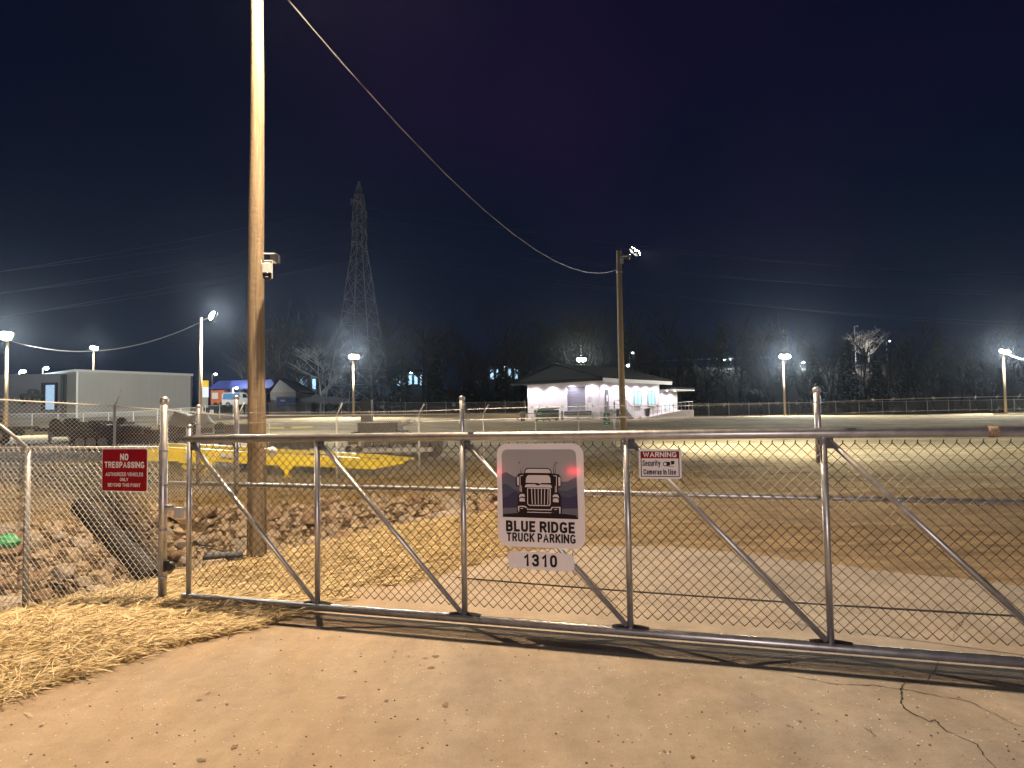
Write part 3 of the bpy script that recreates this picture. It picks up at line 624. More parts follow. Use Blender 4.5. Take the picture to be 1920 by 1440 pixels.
for (x, y, z, s) in RK[:300]:
    o = bpy.data.objects.new('rock', random.choice(rmesh)); COL.objects.link(o)
    o.location = (x, y, z+s*.25); o.rotation_euler = (random.uniform(-.6,.6), random.uniform(-.6,.6), random.uniform(0,6.28)); o.scale = (s*random.uniform(.85,1.25), s, s*random.uniform(.75,1.1))
    tag(o, 'rough broken rock among the riprap lining the drainage ditch', 'rock', 'riprap rocks lining the ditch')
mb = MB(); tmpl = [([v.co.copy() for v in me.vertices], [tuple(p.vertices) for p in me.polygons]) for me in [rockmesh(50+i) for i in range(5)]]
small = RK[300:]+[(float(a), float(b), float(c), float(rng.uniform(.025,.055))) for a, b, c in zip(X[:5200], Y[:5200], Z[:5200])]
for (x, y, z, s) in small:
    vs, fs = random.choice(tmpl); e = Matrix.Rotation(random.uniform(0,6.28), 3, 'Z') @ Matrix.Rotation(random.uniform(-.7,.7), 3, 'X')
    mb.add([e @ v*s+Vector((x, y, z+s*.2)) for v in vs], fs)
tag(mb.build('rubble', rm[0]), 'broken stones filling the gaps in the ditch lining', 'rubble', kind='stuff')
# black corrugated drain pipe lying down the bank
pa, pb = P(150, 950, 10.6), P(292, 1088, 7.9); mb = MB(); pts = []; rs = []
for k in range(60): t = k/59; pts.append(pa.lerp(pb, t)); rs.append(.12+.012*(k % 2))
mb.tube(pts, rs, 20); tag(mb.build('drain_pipe', mat('pipe_black',(.012,.012,.014),.7), smooth=False), 'black corrugated drain pipe lying down the rocky bank at left', 'pipe')
p0 = P(418, 1052, 8.9); tag(MB().bbox(-.22,.22,-.1,.1,-.08,.10,.02).build('drain_box', mat('drainbox',(.03,.03,.035),.7), loc=p0, rz=.2), 'black plastic drain box half sunk in straw left of the wooden pole', 'drain')
p0 = P(14, 1016, 8.6); mb = MB().lathe([(.02,-.08),(.11,-.06),(.13,0),(.10,.06),(.03,.09)], 12)
mb.v = [(x*(1+.15*math.sin(i*2.1)), y, z*(1+.2*math.sin(i*1.3))) for i, (x, y, z) in enumerate(mb.v)]
tag(mb.build('bucket', mat('green_plastic',(.05,.30,.14),.4), loc=p0), 'crumpled green plastic bucket among the rocks at far left', 'bucket')
# ---------------------------------------------------------------- straw
def blades(name, label, pts, lmin, lmax, w, tilt, m, cat='straw', dirb=None):
    n = len(pts); pts = np.asarray(pts); a = rng.uniform(0, 2*np.pi, n)
    if dirb is not None: a = np.where(rng.random(n) < .55, dirb+rng.normal(0,.45,n), a)
    L = rng.uniform(lmin, lmax, n); el = np.abs(rng.normal(0, tilt, n)); d = np.stack([np.cos(a)*np.cos(el), np.sin(a)*np.cos(el), np.sin(el)], -1)
    sd = np.stack([-np.sin(a), np.cos(a), rng.normal(0,.5,n)], -1)*(w*rng.uniform(.6,1.4,n)/2)[:,None]
    b0 = pts; mid = pts+d*(L*.5)[:,None]+np.stack([np.zeros(n),np.zeros(n),L*.04],-1); e = pts+d*L[:,None]-np.stack([np.zeros(n),np.zeros(n),L*.04],-1)
    v = np.stack([b0-sd, b0+sd, mid-sd, mid+sd, e-sd*.5, e+sd*.5], 1).reshape(-1,3)
    i = np.arange(n)[:,None]*6; f = np.concatenate([i+np.array([0,1,3,2]), i+np.array([2,3,5,4])], 0)
    me = bpy.data.meshes.new(name); me.vertices.add(len(v)); me.vertices.foreach_set('co', v.reshape(-1).astype(np.float32))
    me.loops.add(len(f)*4); me.loops.foreach_set('vertex_index', f.reshape(-1).astype(np.int32)); me.polygons.add(len(f))
    me.polygons.foreach_set('loop_start', np.arange(len(f), dtype=np.int32)*4); me.update(calc_edges=True); me.validate()
    ca = me.color_attributes.new('tint', 'FLOAT_COLOR', 'POINT'); t = np.repeat(rng.random(n), 6)
    ca.data.foreach_set('color', np.stack([t,t,t,np.ones_like(t)],-1).reshape(-1).astype(np.float32))
    me.materials.append(m); o = bpy.data.objects.new(name, me); COL.objects.link(o); return tag(o, label, cat, kind='stuff')
def blade_mat(name, c0, c1, c2):
    m = bpy.data.materials.new(name); m.use_nodes = True; nt = m.node_tree; b = nt.nodes['Principled BSDF']
    at = nt.nodes.new('ShaderNodeAttribute'); at.attribute_name = 'tint'; r = nt.nodes.new('ShaderNodeValToRGB'); e = r.color_ramp.elements
    e[0].color = (*c0,1); e[1].color = (*c2,1); x = e.new(.45); x.color = (*c1,1); nt.links.new(at.outputs['Color'], r.inputs[0]); nt.links.new(r.outputs[0], b.inputs['Base Color'])
    b.inputs['Roughness'].default_value = .6; return m
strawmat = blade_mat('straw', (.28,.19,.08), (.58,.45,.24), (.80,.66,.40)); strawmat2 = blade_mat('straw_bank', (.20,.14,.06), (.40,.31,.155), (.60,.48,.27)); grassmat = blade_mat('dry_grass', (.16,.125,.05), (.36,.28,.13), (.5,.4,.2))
def scatter(n, x0, x1, y0, y1, keep):
    X = rng.uniform(x0, x1, n); Y = rng.uniform(y0, y1, n); k = keep(X, Y); X, Y = X[k], Y[k]
    return np.stack([X, Y, zt(X, Y)+rng.uniform(-.004,.028,len(X))], -1)
def k_front(X, Y):
    jit = rng.normal(0,1,len(X))*np.where(rng.random(len(X))<.045,.22,.035); return (~inpoly(X+jit, Y+jit*.5, dr2)) & (X/Y > -.85)
pf = scatter(110000, -6.5, -.6, 2.6, 6.9, lambda X, Y: k_front(X, Y) & (rng.random(len(X)) < np.clip((7.8-Y)/2.2,.5,1)))
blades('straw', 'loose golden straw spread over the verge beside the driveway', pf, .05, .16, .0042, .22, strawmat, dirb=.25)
def k_back(X, Y):
    q, hw, dp, s = ditch(X, Y); jit = rng.normal(0,.05,len(X))
    return (~inpoly(X+jit, Y+jit, dr2)) & ((q > hw*.97) | (rng.random(len(X)) < .05)) & (X < -.15+.05*(Y-8)-np.abs(rng.normal(0,.45,len(X))))
pb_ = scatter(100000, -6.5, 3.2, 6.2, 14.5, k_back)
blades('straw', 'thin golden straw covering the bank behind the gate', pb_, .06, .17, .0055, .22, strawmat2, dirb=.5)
def k_far(X, Y):
    q, hw, dp, s = ditch(X, Y); return (s > 0) & (q > hw*.95) & (hn(X, Y, 1.1, 3) + rng.normal(0,.6,len(X)) > -.3) & (X < 4+rng.normal(0,1,len(X))) & (X/Y > -.8)
blades('dry_grass', 'short dry grass growing between the ditch and the far chain link fence', scatter(60000, -13, 5, 12, 26, k_far), .05, .2, .008, .7, grassmat, 'grass')
def k_tuft(X, Y):
    q, hw, dp, s = ditch(X, Y); return (dp > .05) & (q < hw*1.15) & (hn(X, Y, 2.6, 5) > .42)
blades('weeds', 'dry weeds growing in tufts between the ditch rocks', scatter(26000, -12, 1.5, 6.5, 17, k_tuft), .1, .32, .006, .8, grassmat, 'weeds')
# small clods and pebbles on the slab
mb = MB()
for k in range(240):
    u, v = random.uniform(0,1920), random.uniform(1190,1440)
    p = G(u, v, .011)
    if not inpoly(p.x, p.y, dr2): continue
    s = random.uniform(.002,.007); vs, fs = random.choice(tmpl); mb.add([q_*s+Vector((p.x,p.y,.011)) for q_ in vs], fs)
tag(mb.build('pebbles', mat('pebble',(.10,.07,.05),.9)), 'tiny dark pebbles and dirt crumbs scattered on the driveway', 'pebbles', kind='stuff')
mb = MB()
for k in range(900):
    u, v = random.uniform(950,1920), random.uniform(930,1095); p = G(u, v, 0)
    if inpoly(p.x, p.y, dr2): continue
    s = random.uniform(.004,.014); vs, fs = random.choice(tmpl); mb.add([q_*s+Vector((p.x,p.y,T(p.x,p.y))) for q_ in vs], fs)
tag(mb.build('gravel', mat('gravel',(.24,.19,.13),.9,noise=(9,.4))), 'loose gravel scattered on the dirt lot behind the gate', 'gravel', kind='stuff')
# ---------------------------------------------------------------- second fence (beyond the ditch)
def fence_line(name, label, pts, hgt, ztop, seg_mat, mesh=True, arms=None, post_r=.024, d=.0719, wr=.0026, veil=None, term=()):
    """pts: ground points (x,y); ztop: z of the top rail at each or None for ground+hgt"""
    f = thing(name, label, 'fence', (pts[0][0], pts[0][1], 0)); O = Vector((pts[0][0], pts[0][1], 0))
    zt_ = [zz if zz is not None else T(*p)+hgt for p, zz in zip(pts, ztop)]
    rail = MB().tube([Vector((p[0], p[1], z))-O for p, z in zip(pts, zt_)], post_r*.6, 6); rail.build('top_rail', galv_f, f, True)
    for i, p in enumerate(pts):
        z = zt_[i]; r = post_r*(1.5 if i in term else 1); ex = .45 if i in term else 0
        MB().tube([Vector((p[0],p[1],T(*p)-.05))-O, Vector((p[0],p[1],z+ex))-O], r, 8).build('post', galv_f, f, True)
        if arms and i not in term: MB().tube([Vector((p[0],p[1],z))-O, Vector((p[0]+arms[0],p[1]+arms[1],z+arms[2]))-O], post_r*.6, 6).build('barb_arm', galv_f, f, True)
    for i in range(len(pts)-1):
        a = Vector((*pts[i], 0)); b = Vector((*pts[i+1], 0)); L = (b-a).length; ang = math.atan2((b-a).y, (b-a).x)
        if mesh:
            mb = MB(); chain(mb, L, 0, 1, d=d, r=wr, n=3, tip=.045) if False else None
            t0, t1 = zt_[i], zt_[i+1]; g0, g1 = T(*pts[i]), T(*pts[i+1])
            mb = MB(); k = int(L/(d/2))
            for w_ in range(k):
                x = w_*d/2; tt = x/L; zz1 = t0+(t1-t0)*tt; zz0 = g0+(g1-g0)*tt; m_ = int((zz1-zz0)/(d/2)); pp = []
                for j in range(m_+1): pp.append((x+(d/2 if (j+w_) % 2 else 0), 0, zz1-d/2*j))
                pp.insert(0, (pp[0][0], 0, zz1+.045)); mb.tube(pp, wr, 3, cap=False)
            mb.build('chain_mesh', wire_far, f, loc=a-O, rz=ang)
        elif veil:
            z0a, z0b = T(*pts[i]), T(*pts[i+1])
            vb = MB().add([a-O+Vector((0,0,z0a)), b-O+Vector((0,0,z0b)), b-O+Vector((0,0,zt_[i+1])), a-O+Vector((0,0,zt_[i]))], [(0,1,2,3)]); vb.build('chain_mesh', veil, f)
    return f
F2 = [(18.2*(-.246+.0971*n), 18.2*(1+.1364*n)) for n in range(-1, 6)]
F2[0] = (-6.1, 15.9)
pts2 = [(-11.5,9.6),(-8.9,11.9),(-7.4,13.3)]+F2
zt2 = [2.3,2.06,1.93,1.74,1.74,1.75,1.75,1.75,1.76,1.76]
fence_line('chain_link_fence', 'long chain link fence with slanted barb arms along the far side of the ditch', pts2, 1.75, zt2, None, arms=(.17,-.08,.30), term=(9,), wr=.0024)
fb = thing('barbed_strands', 'barbed wires strung on the slanted arms of the fence beyond the ditch', 'barbed wire', (0,0,0))
bpy.data.objects.remove(fb)
# far perimeter fence
veil = None
def veil_mat():
    m = bpy.data.materials.new('mesh_veil'); m.use_nodes = True; nt = m.node_tree; b = nt.nodes['Principled BSDF']; N = nt.nodes.new; L = nt.links.new
    b.inputs['Base Color'].default_value = (.42,.42,.42,1); b.inputs['Roughness'].default_value = .5; b.inputs['Metallic'].default_value = .3
    tc = N('ShaderNodeTexCoord'); sx = N('ShaderNodeSeparateXYZ'); L(tc.outputs['Object'], sx.inputs[0])
    def strand(sign):
        a = N('ShaderNodeMath'); a.operation = 'MULTIPLY_ADD'; a.inputs[1].default_value = sign; L(sx.outputs[2], a.inputs[0]); L(sx.outputs[0], a.inputs[2])
        f = N('ShaderNodeMath'); f.operation = 'MULTIPLY'; f.inputs[1].default_value = 1/.0719; L(a.outputs[0], f.inputs[0])
        g = N('ShaderNodeMath'); g.operation = 'FRACT'; L(f.outputs[0], g.inputs[0]); l_ = N('ShaderNodeMath'); l_.operation = 'LESS_THAN'; l_.inputs[1].default_value = .085; L(g.outputs[0], l_.inputs[0]); return l_
    mx = N('ShaderNodeMath'); mx.operation = 'MAXIMUM'; L(strand(1.).outputs[0], mx.inputs[0]); L(strand(-1.).outputs[0], mx.inputs[1]); L(mx.outputs[0], b.inputs['Alpha']); return m
veil = veil_mat()
def far_pts(lst, step=3.05):
    out = []
    w_ = [Vector((U(u, Y), Y)) for u, Y in lst]
    for i in range(len(w_)-1):
        L = (w_[i+1]-w_[i]).length; n = max(1, round(L/step)); out += [tuple(w_[i].lerp(w_[i+1], k/n)) for k in range(n)]
    return out+[tuple(w_[-1])]
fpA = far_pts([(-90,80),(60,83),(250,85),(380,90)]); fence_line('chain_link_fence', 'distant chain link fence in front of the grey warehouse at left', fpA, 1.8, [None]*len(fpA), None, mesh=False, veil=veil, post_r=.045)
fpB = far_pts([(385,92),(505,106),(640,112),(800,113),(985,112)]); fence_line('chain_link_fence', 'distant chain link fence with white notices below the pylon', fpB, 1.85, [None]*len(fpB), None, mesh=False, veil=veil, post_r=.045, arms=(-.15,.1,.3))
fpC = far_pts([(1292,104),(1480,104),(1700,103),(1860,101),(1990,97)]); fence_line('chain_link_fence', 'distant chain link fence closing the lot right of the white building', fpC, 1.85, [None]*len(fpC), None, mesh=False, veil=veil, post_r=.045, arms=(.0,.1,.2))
wht = mat('paper_white', (.7,.7,.7), .6); 
for u, v, Y, l in ((397,772,90,'leftmost small white notice on the distant fence'),(453,771,98,'small white notice on the distant fence just left of the wooden pole'),(541,769,107,'small white notice on the fence below the blue dumpster'),(683,764,112,'small white notice on the fence right of the lamp pole under the pylon'),(717,763,112,'small white notice on the fence at the right foot of the pylon'),(851,759,112,'small white notice on the distant fence left of the white building')):
    p = P(u, v, Y-.15); n_ = thing('notice', l, 'sign', p, group='white notices on the distant fence')
    MB().box(-.22,.22,-.01,.01,-.24,.24).build('board', wht, n_)
    mb = MB()
    for k in range(4): mb.box(-.15,.15-.04*(k%2),-.018,-.011,.13-k*.1,.165-k*.1)
    mb.build('print', sign_k, n_)
# yellow parking stops
for i, (u, v, l) in enumerate(((1876,781,'yellow parking stop nearest the lamp pole at far right'),(1905,783,'yellow parking stop at the right edge of the photo'),(513,790,'yellow parking bumper on the lot behind the wooden pole'),(566,788,'yellow parking bumper left of the pylon lamp pole'))):
    Y = 88 if i < 2 else 62; x = U(u, Y); tag(MB().bbox(-.95,.95,-.09,.09,0,.16,.04).build('parking_stop', mat('stop_yellow',(.75,.62,.2),.6), loc=(x,Y,T(x,Y))), l, 'parking stop', 'yellow parking stops')
# ---------------------------------------------------------------- light poles
LIGHTS = []
def lamp(loc, power, col=(1,.96,.9), size=.25, typ='POINT', rot=None, spot=None):
    ld = bpy.data.lights.new('lamp_light', typ); ld.energy = power; ld.color = col
    if typ in ('POINT','SPOT'): ld.shadow_soft_size = size
    if spot: ld.spot_size = R(spot); ld.spot_blend = .6
    o = bpy.data.objects.new('lamp_light', ld); COL.objects.link(o); o.location = loc
    if rot: o.rotation_euler = rot
    return o
emw = mat('lamp_white', (1,1,1), .4, emit=(1,.98,.94), es=150); emy = mat('lamp_yellowish', (1,1,1), .4, emit=(1,.9,.6), es=150); emc = mat('lamp_cyan', (1,1,1), .4, emit=(.7,1,1), es=22)
def light_pole(u, Y, v_top, label, lamps, r=.14, em=None, power=9000, zbase=None, col=(1,.97,.9)):
    x = U(u, Y); z0 = T(x, Y) if zbase is None else zbase; zt_ = P(u, v_top, Y).z
    t = thing('light_pole', label, 'light pole', (x, Y, z0), group='floodlight poles around the lot')
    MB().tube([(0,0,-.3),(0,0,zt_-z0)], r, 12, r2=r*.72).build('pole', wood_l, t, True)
    h = zt_-z0
    for (du, dv, ang, on) in lamps:
        q_ = P(u+du, v_top+dv, Y-.3); lx, lz = q_.x-x, q_.z-z0
        MB().tube([(0,0,min(h-.2,lz-.05)),(lx,-.3,lz)], .035, 6).build('bracket', galv_d, t)
        fx = MB().bbox(-.44,.44,-.08,.08,-.30,.30,.03); o = fx.build('floodlight', steel_d, t, loc=(lx,-.3,lz)); o.rotation_euler = (R(-20),0,ang)
        ln = MB().lathe([(.001,.16),(.16,.145),(.30,.09),(.38,.0)], 20).build('lamp_glass', on or white, o, True, loc=(0,-.082,0)); ln.rotation_euler = (R(90),0,0); ln.scale = (1.1,.8,1)
    return t, (x, Y, zt_)
def flood(p, power, col=(1,.97,.9), dx=0, dy=-.55, dz=.1, yaw=0, tilt=52, omni=.15):
    q_ = (p[0]+dx, p[1]+dy, p[2]+dz); lamp(q_, power*omni, col, .3); lamp(q_, power*1.6, col, .3, 'SPOT', (R(tilt), 0, R(180+yaw)), 165)
COOL = (1,.98,.86)
t, p = light_pole(11, 50, 628, 'bright floodlight pole at the left edge of the photo', [(-3,2,.3,emw),(6,4,-.3,emw)], .13, power=0); flood(p, 9000, COOL, yaw=40, omni=1.2)
t, p = light_pole(174, 118, 652, 'floodlight pole rising behind the grey warehouse', [(0,0,0,emw),(8,2,-.5,emw)], .2); flood(p, 7000, COOL)
t, p = light_pole(376, 48, 596, 'slim wooden pole with a single floodlight arm right of the warehouse', [(24,-3,-.9,emw)], .12); flood(p, 8000, COOL, dx=1.1, dy=0, dz=.2, omni=1.0)
t, p = light_pole(663, 95, 668, 'floodlight pole standing in front of the steel pylon', [(-3,1,.2,emw),(5,2,-.2,emw)], .17); flood(p, 24000, COOL, omni=.03)
t, p = light_pole(1090, 112, 672, 'yellowish floodlight pole rising behind the white building', [(-4,3,.2,emy),(4,3,-.2,emy)], .17); flood(p, 9000, (1,.9,.65), omni=.04)
t, p = light_pole(1472, 100, 668, 'floodlight pole by the fence right of the white building', [(-6,1,.2,emw),(4,1,-.2,emw)], .17); flood(p, 28000, COOL, omni=.02)
t, p = light_pole(1886, 96, 660, 'floodlight pole near the right edge of the photo', [(-8,-1,.2,emw),(2,1,-.2,emw)], .17); flood(p, 24000, COOL, omni=.03)
# the pole that carries the service wire, its floodlights turned to the right hand lot
x5 = B5.x; z5 = T(x5, 32)
t5 = thing('light_pole', 'tall wooden pole in front of the white building holding the overhead wire', 'light pole', (x5, 32, z5), group='floodlight poles around the lot')
h5 = P(1162, 470, 32).z-z5
MB().tube([(0,0,-.3),(-.02,0,h5*.5),(0,0,h5)], .15, 16, r2=.115).build('pole', wood_l, t5, True)
MB().tube([(0,-.1,h5-.3),(.5,-.1,h5-.25)], .03, 8).build('bracket', galv_d, t5)
for dx, dz, a in ((.35,-.22,.6),(.62,.05,-.4),(.8,-.08,-.2)):
    o = MB().bbox(-.16,.16,-.06,.06,-.12,.12,.02).build('floodlight', steel_d, t5, loc=(dx,.0,h5+dz-.05)); o.rotation_euler = (R(35),R(20),-.9+a)
    MB().bbox(-.13,.13,.0,.02,-.10,.10,.008).build('lamp_glass', emw, o, loc=(0,.066,0))
MB().bbox(-.07,.07,-.09,.0,-.12,.12,.01).build('junction_box', galv_d, t5, loc=(.1,-.12,h5-.5))
for z in (1.6, 2.3, h5-1.0): MB().lathe([(.152,0),(.154,.01),(.154,.04),(.152,.05)], 14, (0,0,z)).build('band', galv_d, t5)
lamp((x5+.9, 32.3, h5+z5+.0), 11500, (1,.95,.78), .2, 'SPOT', (R(60), 0, R(-105)), 125)
lamp((x5+1.0, 32.0, h5+z5+.0), 11500, (1,.95,.78), .2, 'SPOT', (R(52), 0, R(-80)), 125)
q1 = Vector((U(11,50), 50, 8.5)); ld = lamp(q1+Vector((.6,-.6,0)), 90000, COOL, .3, 'SPOT', (Vector((U(250,104),104,5))-q1).to_track_quat('-Z','Y').to_euler(), 40)  # extra spot without a fixture of its own, added to brighten the warehouse wall
# wires between the left hand poles and off to the right
def wire_between(a, b, sag, r, label, name='overhead_wire', n=30, m=None):
    a, b = Vector(a), Vector(b); pts = []
    for k in range(n+1): t = k/n; p = a.lerp(b, t); p.z -= 4*sag*t*(1-t); pts.append(p)
    return tag(MB().tube(pts, r, 5).build(name, m or cable_m), label, 'wire')
wire_between(P(13,637,50), P(376,604,48), 1.35, .03, 'sagging wire between the left edge floodlight pole and the single arm pole')
wire_between(P(1887,663,96), P(2060,640,80), 1.6, .05, 'wire leaving the right hand floodlight pole towards the photo edge')
# ---------------------------------------------------------------- pylon and power lines
TY = 140; TX = U(676, TY); TZ = T(TX, TY)
py = thing('pylon', 'tall steel lattice transmission tower behind the distant fence', 'pylon', (TX, TY, TZ)); pm = mat('pylon_steel', (.32,.32,.33), .6, .1)
th0 = math.atan2(3.65, 6.1)
lev = [(-1,7.6),(5.5,6.3),(12,5.0),(18,3.95),(23,3.15),(27.5,2.5),(31,1.95),(34,1.5),(37,1.42),(40,1.38),(43,1.2),(44.5,.9),(48.8-1.5,.12)]
ztop = P(665, 340, TY).z-TZ; sc_z = ztop/47.3
def cor(z, r_, i): a = th0+i*math.pi/2; return Vector((r_*math.cos(a), r_*math.sin(a), z*sc_z))
lg = MB(); br = MB()
for i in range(4):
    lg = MB().tube([cor(z, r_, i) for z, r_ in lev], .13, 5, r2=.07); lg.build('leg', pm, py)
for j in range(len(lev)-1):
    for i in range(4):
        a, b = cor(*lev[j], i), cor(*lev[j], (i+1) % 4); c, d_ = cor(*lev[j+1], i), cor(*lev[j+1], (i+1) % 4)
        br.tube([a, d_], .055, 4); br.tube([b, c], .055, 4)
        if j > 0: br.tube([a, b], .05, 4)
        if j < 4:
            mm = (a+d_)/2; br.tube([(a+c)/2, mm], .04, 4); br.tube([(b+d_)/2, mm], .04, 4)
br.build('bracing', pm, py)
armsz = [P(667, v, TY).z-TZ for v in (386, 428, 463)]
for z in armsz:
    for s in (-1, 1):
        MB().tube([(0,0,z+1.0),(.6*s,4.4*s,z)], .07, 4).tube([(-.8*s,.5*s,z),(.6*s,4.4*s,z)], .07, 4).tube([(.8*s,.5*s,z),(.6*s,4.4*s,z)], .07, 4).build('cross_arm', pm, py)
        MB().tube([(.6*s,4.4*s,z),(.6*s,4.4*s,z-1.2)], .08, 6).build('insulator', mat('insulator',(.3,.3,.32),.3), py)
pl = mat('conductor', (.07,.07,.08), .6, .0)
nm = ('top','middle','lowest')
for i, z in enumerate(armsz):
    for s in (-1, 1):
        a = Vector((TX+.6*s, TY+4.4*s, TZ+z-1.2))
        sd = 'near' if s < 0 else 'far'
        wire_between(a, P(-420, (560,600,650)[i]-8*s, 96+4*s), 1.2, .024, f'{nm[i]} {sd} power line from the pylon to the left', 'power_line', m=pl)
        wire_between(a, P(2250, (515,548,612)[i]-7*s, 205+4*s), 4.5, .034, f'{nm[i]} {sd} power line from the pylon to the right', 'power_line', m=pl)
# ---------------------------------------------------------------- white building
Nn = Vector((U(1125, 78), 78)); Ll = Vector((U(990, 85), 85)); fd = (Ll-Nn).normalized(); FLn = (Ll-Nn).length; sd_ = Vector((-fd.y, fd.x));
if sd_.y < 0: sd_ = -sd_
zb = T(Nn.x+1, Nn.y-1); zb = P(1125, 787, 78).z
ang = math.atan2(-fd.y, -fd.x)      # local +x points along the front to the right, local +y back along the side
wb = thing('white_building', 'single storey white building with roller door, lit eaves and entrance ramp', 'building', (Nn.x, Nn.y, zb), ang)
# check local axes: x = -fd, y = rotate(+90)
wallm = mat('white_render', (.72,.69,.70), .8, noise=(1.2,.06)); trim = mat('white_trim', (.8,.8,.82), .5); roofm = mat('roof_dark', (.006,.007,.011), .9, spec=.15, noise=(2,.3)); gable = mat('gable_grey', (.022,.026,.036), .8, spec=.2, noise=(1,.15,(1,1,8)))
WH = P(1125, 713, 78).z-zb; LN = 12.6; EL = 18.0
# front wall with door opening
dx0, dx1 = -FLn*.44, -FLn*.175; dz0, dz1 = 1.05, WH-.55
w_ = MB().box(-FLn, dx0, 0, .25, -.4, WH).box(dx1, 0, 0, .25, -.4, WH).box(dx0, dx1, 0, .25, -.4, dz0).box(dx0, dx1, 0, .25, dz1, WH)
w_.box(-.25, 0, .25, LN, -.4, WH); w_.box(-FLn, -FLn+.25, .25, LN, -.4, WH); w_.box(-FLn+.25, -.25, LN-.25, LN, -.4, WH); w_.build('wall', wallm, wb)
MB().box(-FLn*.5, -.6, LN, EL, -.4, WH-.75).build('wall', wallm, wb)
dr = MB(); n = 9
for k in range(n): z = dz0+(dz1-dz0)*k/n; dr.box(dx0+.06, dx1-.06, .10, .15, z+.02, z+(dz1-dz0)/n-.02); dr.box(dx0+.06, dx1-.06, .13, .17, z-.02, z+.02)
rd = dr.build('roller_door', mat('shutter', (.30,.30,.36), .45, .3), wb)
MB().box(dx0-.08, dx0+.06, -.05, .2, dz0, dz1+.1).box(dx1-.06, dx1+.08, -.05, .2, dz0, dz1+.1).box(dx0+.06, dx1-.06, -.05, .2, dz1-.03, dz1+.1).build('frame', trim, rd)
MB().bbox(dx0-.2, dx1+.7, -.25, -.0, .55, 1.0, .03).build('dock_bumper', steel_d, wb)
# roof
ov = 1.25; ez = WH; rz_ = P(1045, 682, 80).z-zb; cxr = -FLn/2
gab = MB().prism([(-FLn-ov, -ov, ez+.22), (ov, -ov, ez+.22), (cxr, -ov, rz_-.15)], (0,.12,0)); gab.build('gable', gable, wb)
for s in (0, 1):
    xe = ov+.1 if s else -FLn-ov-.1
    MB().prism([(xe,-ov-.12,ez+.12),(cxr,-ov-.12,rz_-.03),(cxr,-ov-.12,rz_+.12),(xe,-ov-.12,ez+.30)], (0,LN+ov+1.0,0)).build('roof', roofm, wb)
MB().box(-FLn-ov, ov, -ov+.14, LN+.6, ez, ez+.1).build('soffit', trim, wb)
fas = MB().box(-FLn-ov-.12, ov+.12, -ov-.16, -ov-.01, ez-.12, ez+.12); fas.build('fascia', gable, wb)
MB().box(ov+.0, ov+.14, -ov, LN+.7, ez-.25, ez+.16).build('fascia', trim, wb)
MB().box(-FLn*.5, ov-.2, LN+.8, EL+1.3, WH-.72, WH-.5).build('porch_roof', roofm, wb)
MB().box(-FLn*.5, ov-.1, LN+.8, EL+1.35, WH-.86, WH-.725).build('fascia', trim, wb)
glow = mat('window_glow', (.3,.5,.55), .2, emit=(.25,.85,.95), es=1.1); dk = mat('window_frame', (.03,.03,.03), .5)
def side_y(u):     # distance along the side wall for a pixel column
    k = (U(u, 90))/90; return (k*Nn.y-Nn.x)/(sd_.x-k*sd_.y)
for ua, ub in ((1190,1203),(1216,1228)):
    ya, yb = side_y(ua), side_y(ub); f = MB(); z0_, z1_ = WH-2.55, WH-1.05
    f.box(0,.06,ya-.06,yb+.06,z0_-.06,z0_).box(0,.06,ya-.06,yb+.06,z1_,z1_+.06).box(0,.06,ya-.06,ya,z0_,z1_).box(0,.06,yb,yb+.06,z0_,z1_).box(0,.05,(ya+yb)/2-.03,(ya+yb)/2+.03,z0_,z1_)
    fo = f.build('window', dk, wb); MB().box(.005,.02,ya,yb,z0_,z1_).build('pane', glow, fo); MB().box(0,.16,ya-.15,yb+.15,z0_-.2,z0_-.08).build('sill', trim, fo)
ya, yb = side_y(1135), side_y(1140)
do = MB().box(.0,.08,ya,yb+.1,1.15,WH-1.0).build('door', mat('door_grey',(.10,.10,.11),.4), wb); MB().box(.081,.09,ya+.2,yb-.1,2.0,2.7).build('door_window', trim, do)
# steps landing and railing by the door, ramp
MB().box(.25,1.6,ya-.5,yb+1.4,-.4,1.12).build('landing', concrete_w, wb)
rl = MB()
for yy in (ya-.4, yb+1.3): rl.tube([(1.55,yy,1.12),(1.55,yy,2.1)], .03, 6)
rl.tube([(1.55,ya-.4,2.1),(1.55,yb+1.3,2.1)], .03, 6); rl.tube([(1.55,ya-.4,1.6),(1.55,yb+1.3,1.6)], .025, 6); rl.tube([(.3,yb+1.3,2.1),(1.55,yb+1.3,2.1)], .03, 6)
for k in range(6): yy = yb+1.5+k*.3; rl.tube([(1.5,yy,1.1-k*.19),(1.5,yy,2.05-k*.19)], .02, 5)
rl.tube([(1.5,yb+1.4,2.1),(1.5,yb+3.2,.95)], .03, 6); rl.build('railing', mat('rail_grey',(.35,.34,.36),.4,.5), wb)
st = MB()
for k in range(6): st.box(.3,1.5,yb+1.4+k*.3,yb+1.7+k*.3,-.4,1.0-k*.19)
st.build('steps', concrete_w, wb)
rp = MB().prism([(1.0,yb+3.4,-.4),(1.0,yb+3.4,.1),(1.0,EL-3.6,1.0),(1.0,EL-1.6,1.0),(1.0,EL-1.6,-.4)], (1.5,0,0)); rp.build('ramp', mat('ramp_conc',(.5,.42,.38),.8,noise=(3,.2)), wb)
rr = MB(); n = 12
for k in range(n+1):
    t = k/n; yy = yb+3.6+(EL-1.7-yb-3.6)*t; zz = min(1.0, .1+.9*(yy-yb-3.4)/(EL-3.6-yb-3.4)); rr.tube([(2.42,yy,zz),(2.42,yy,zz+1.0)], .03, 5)
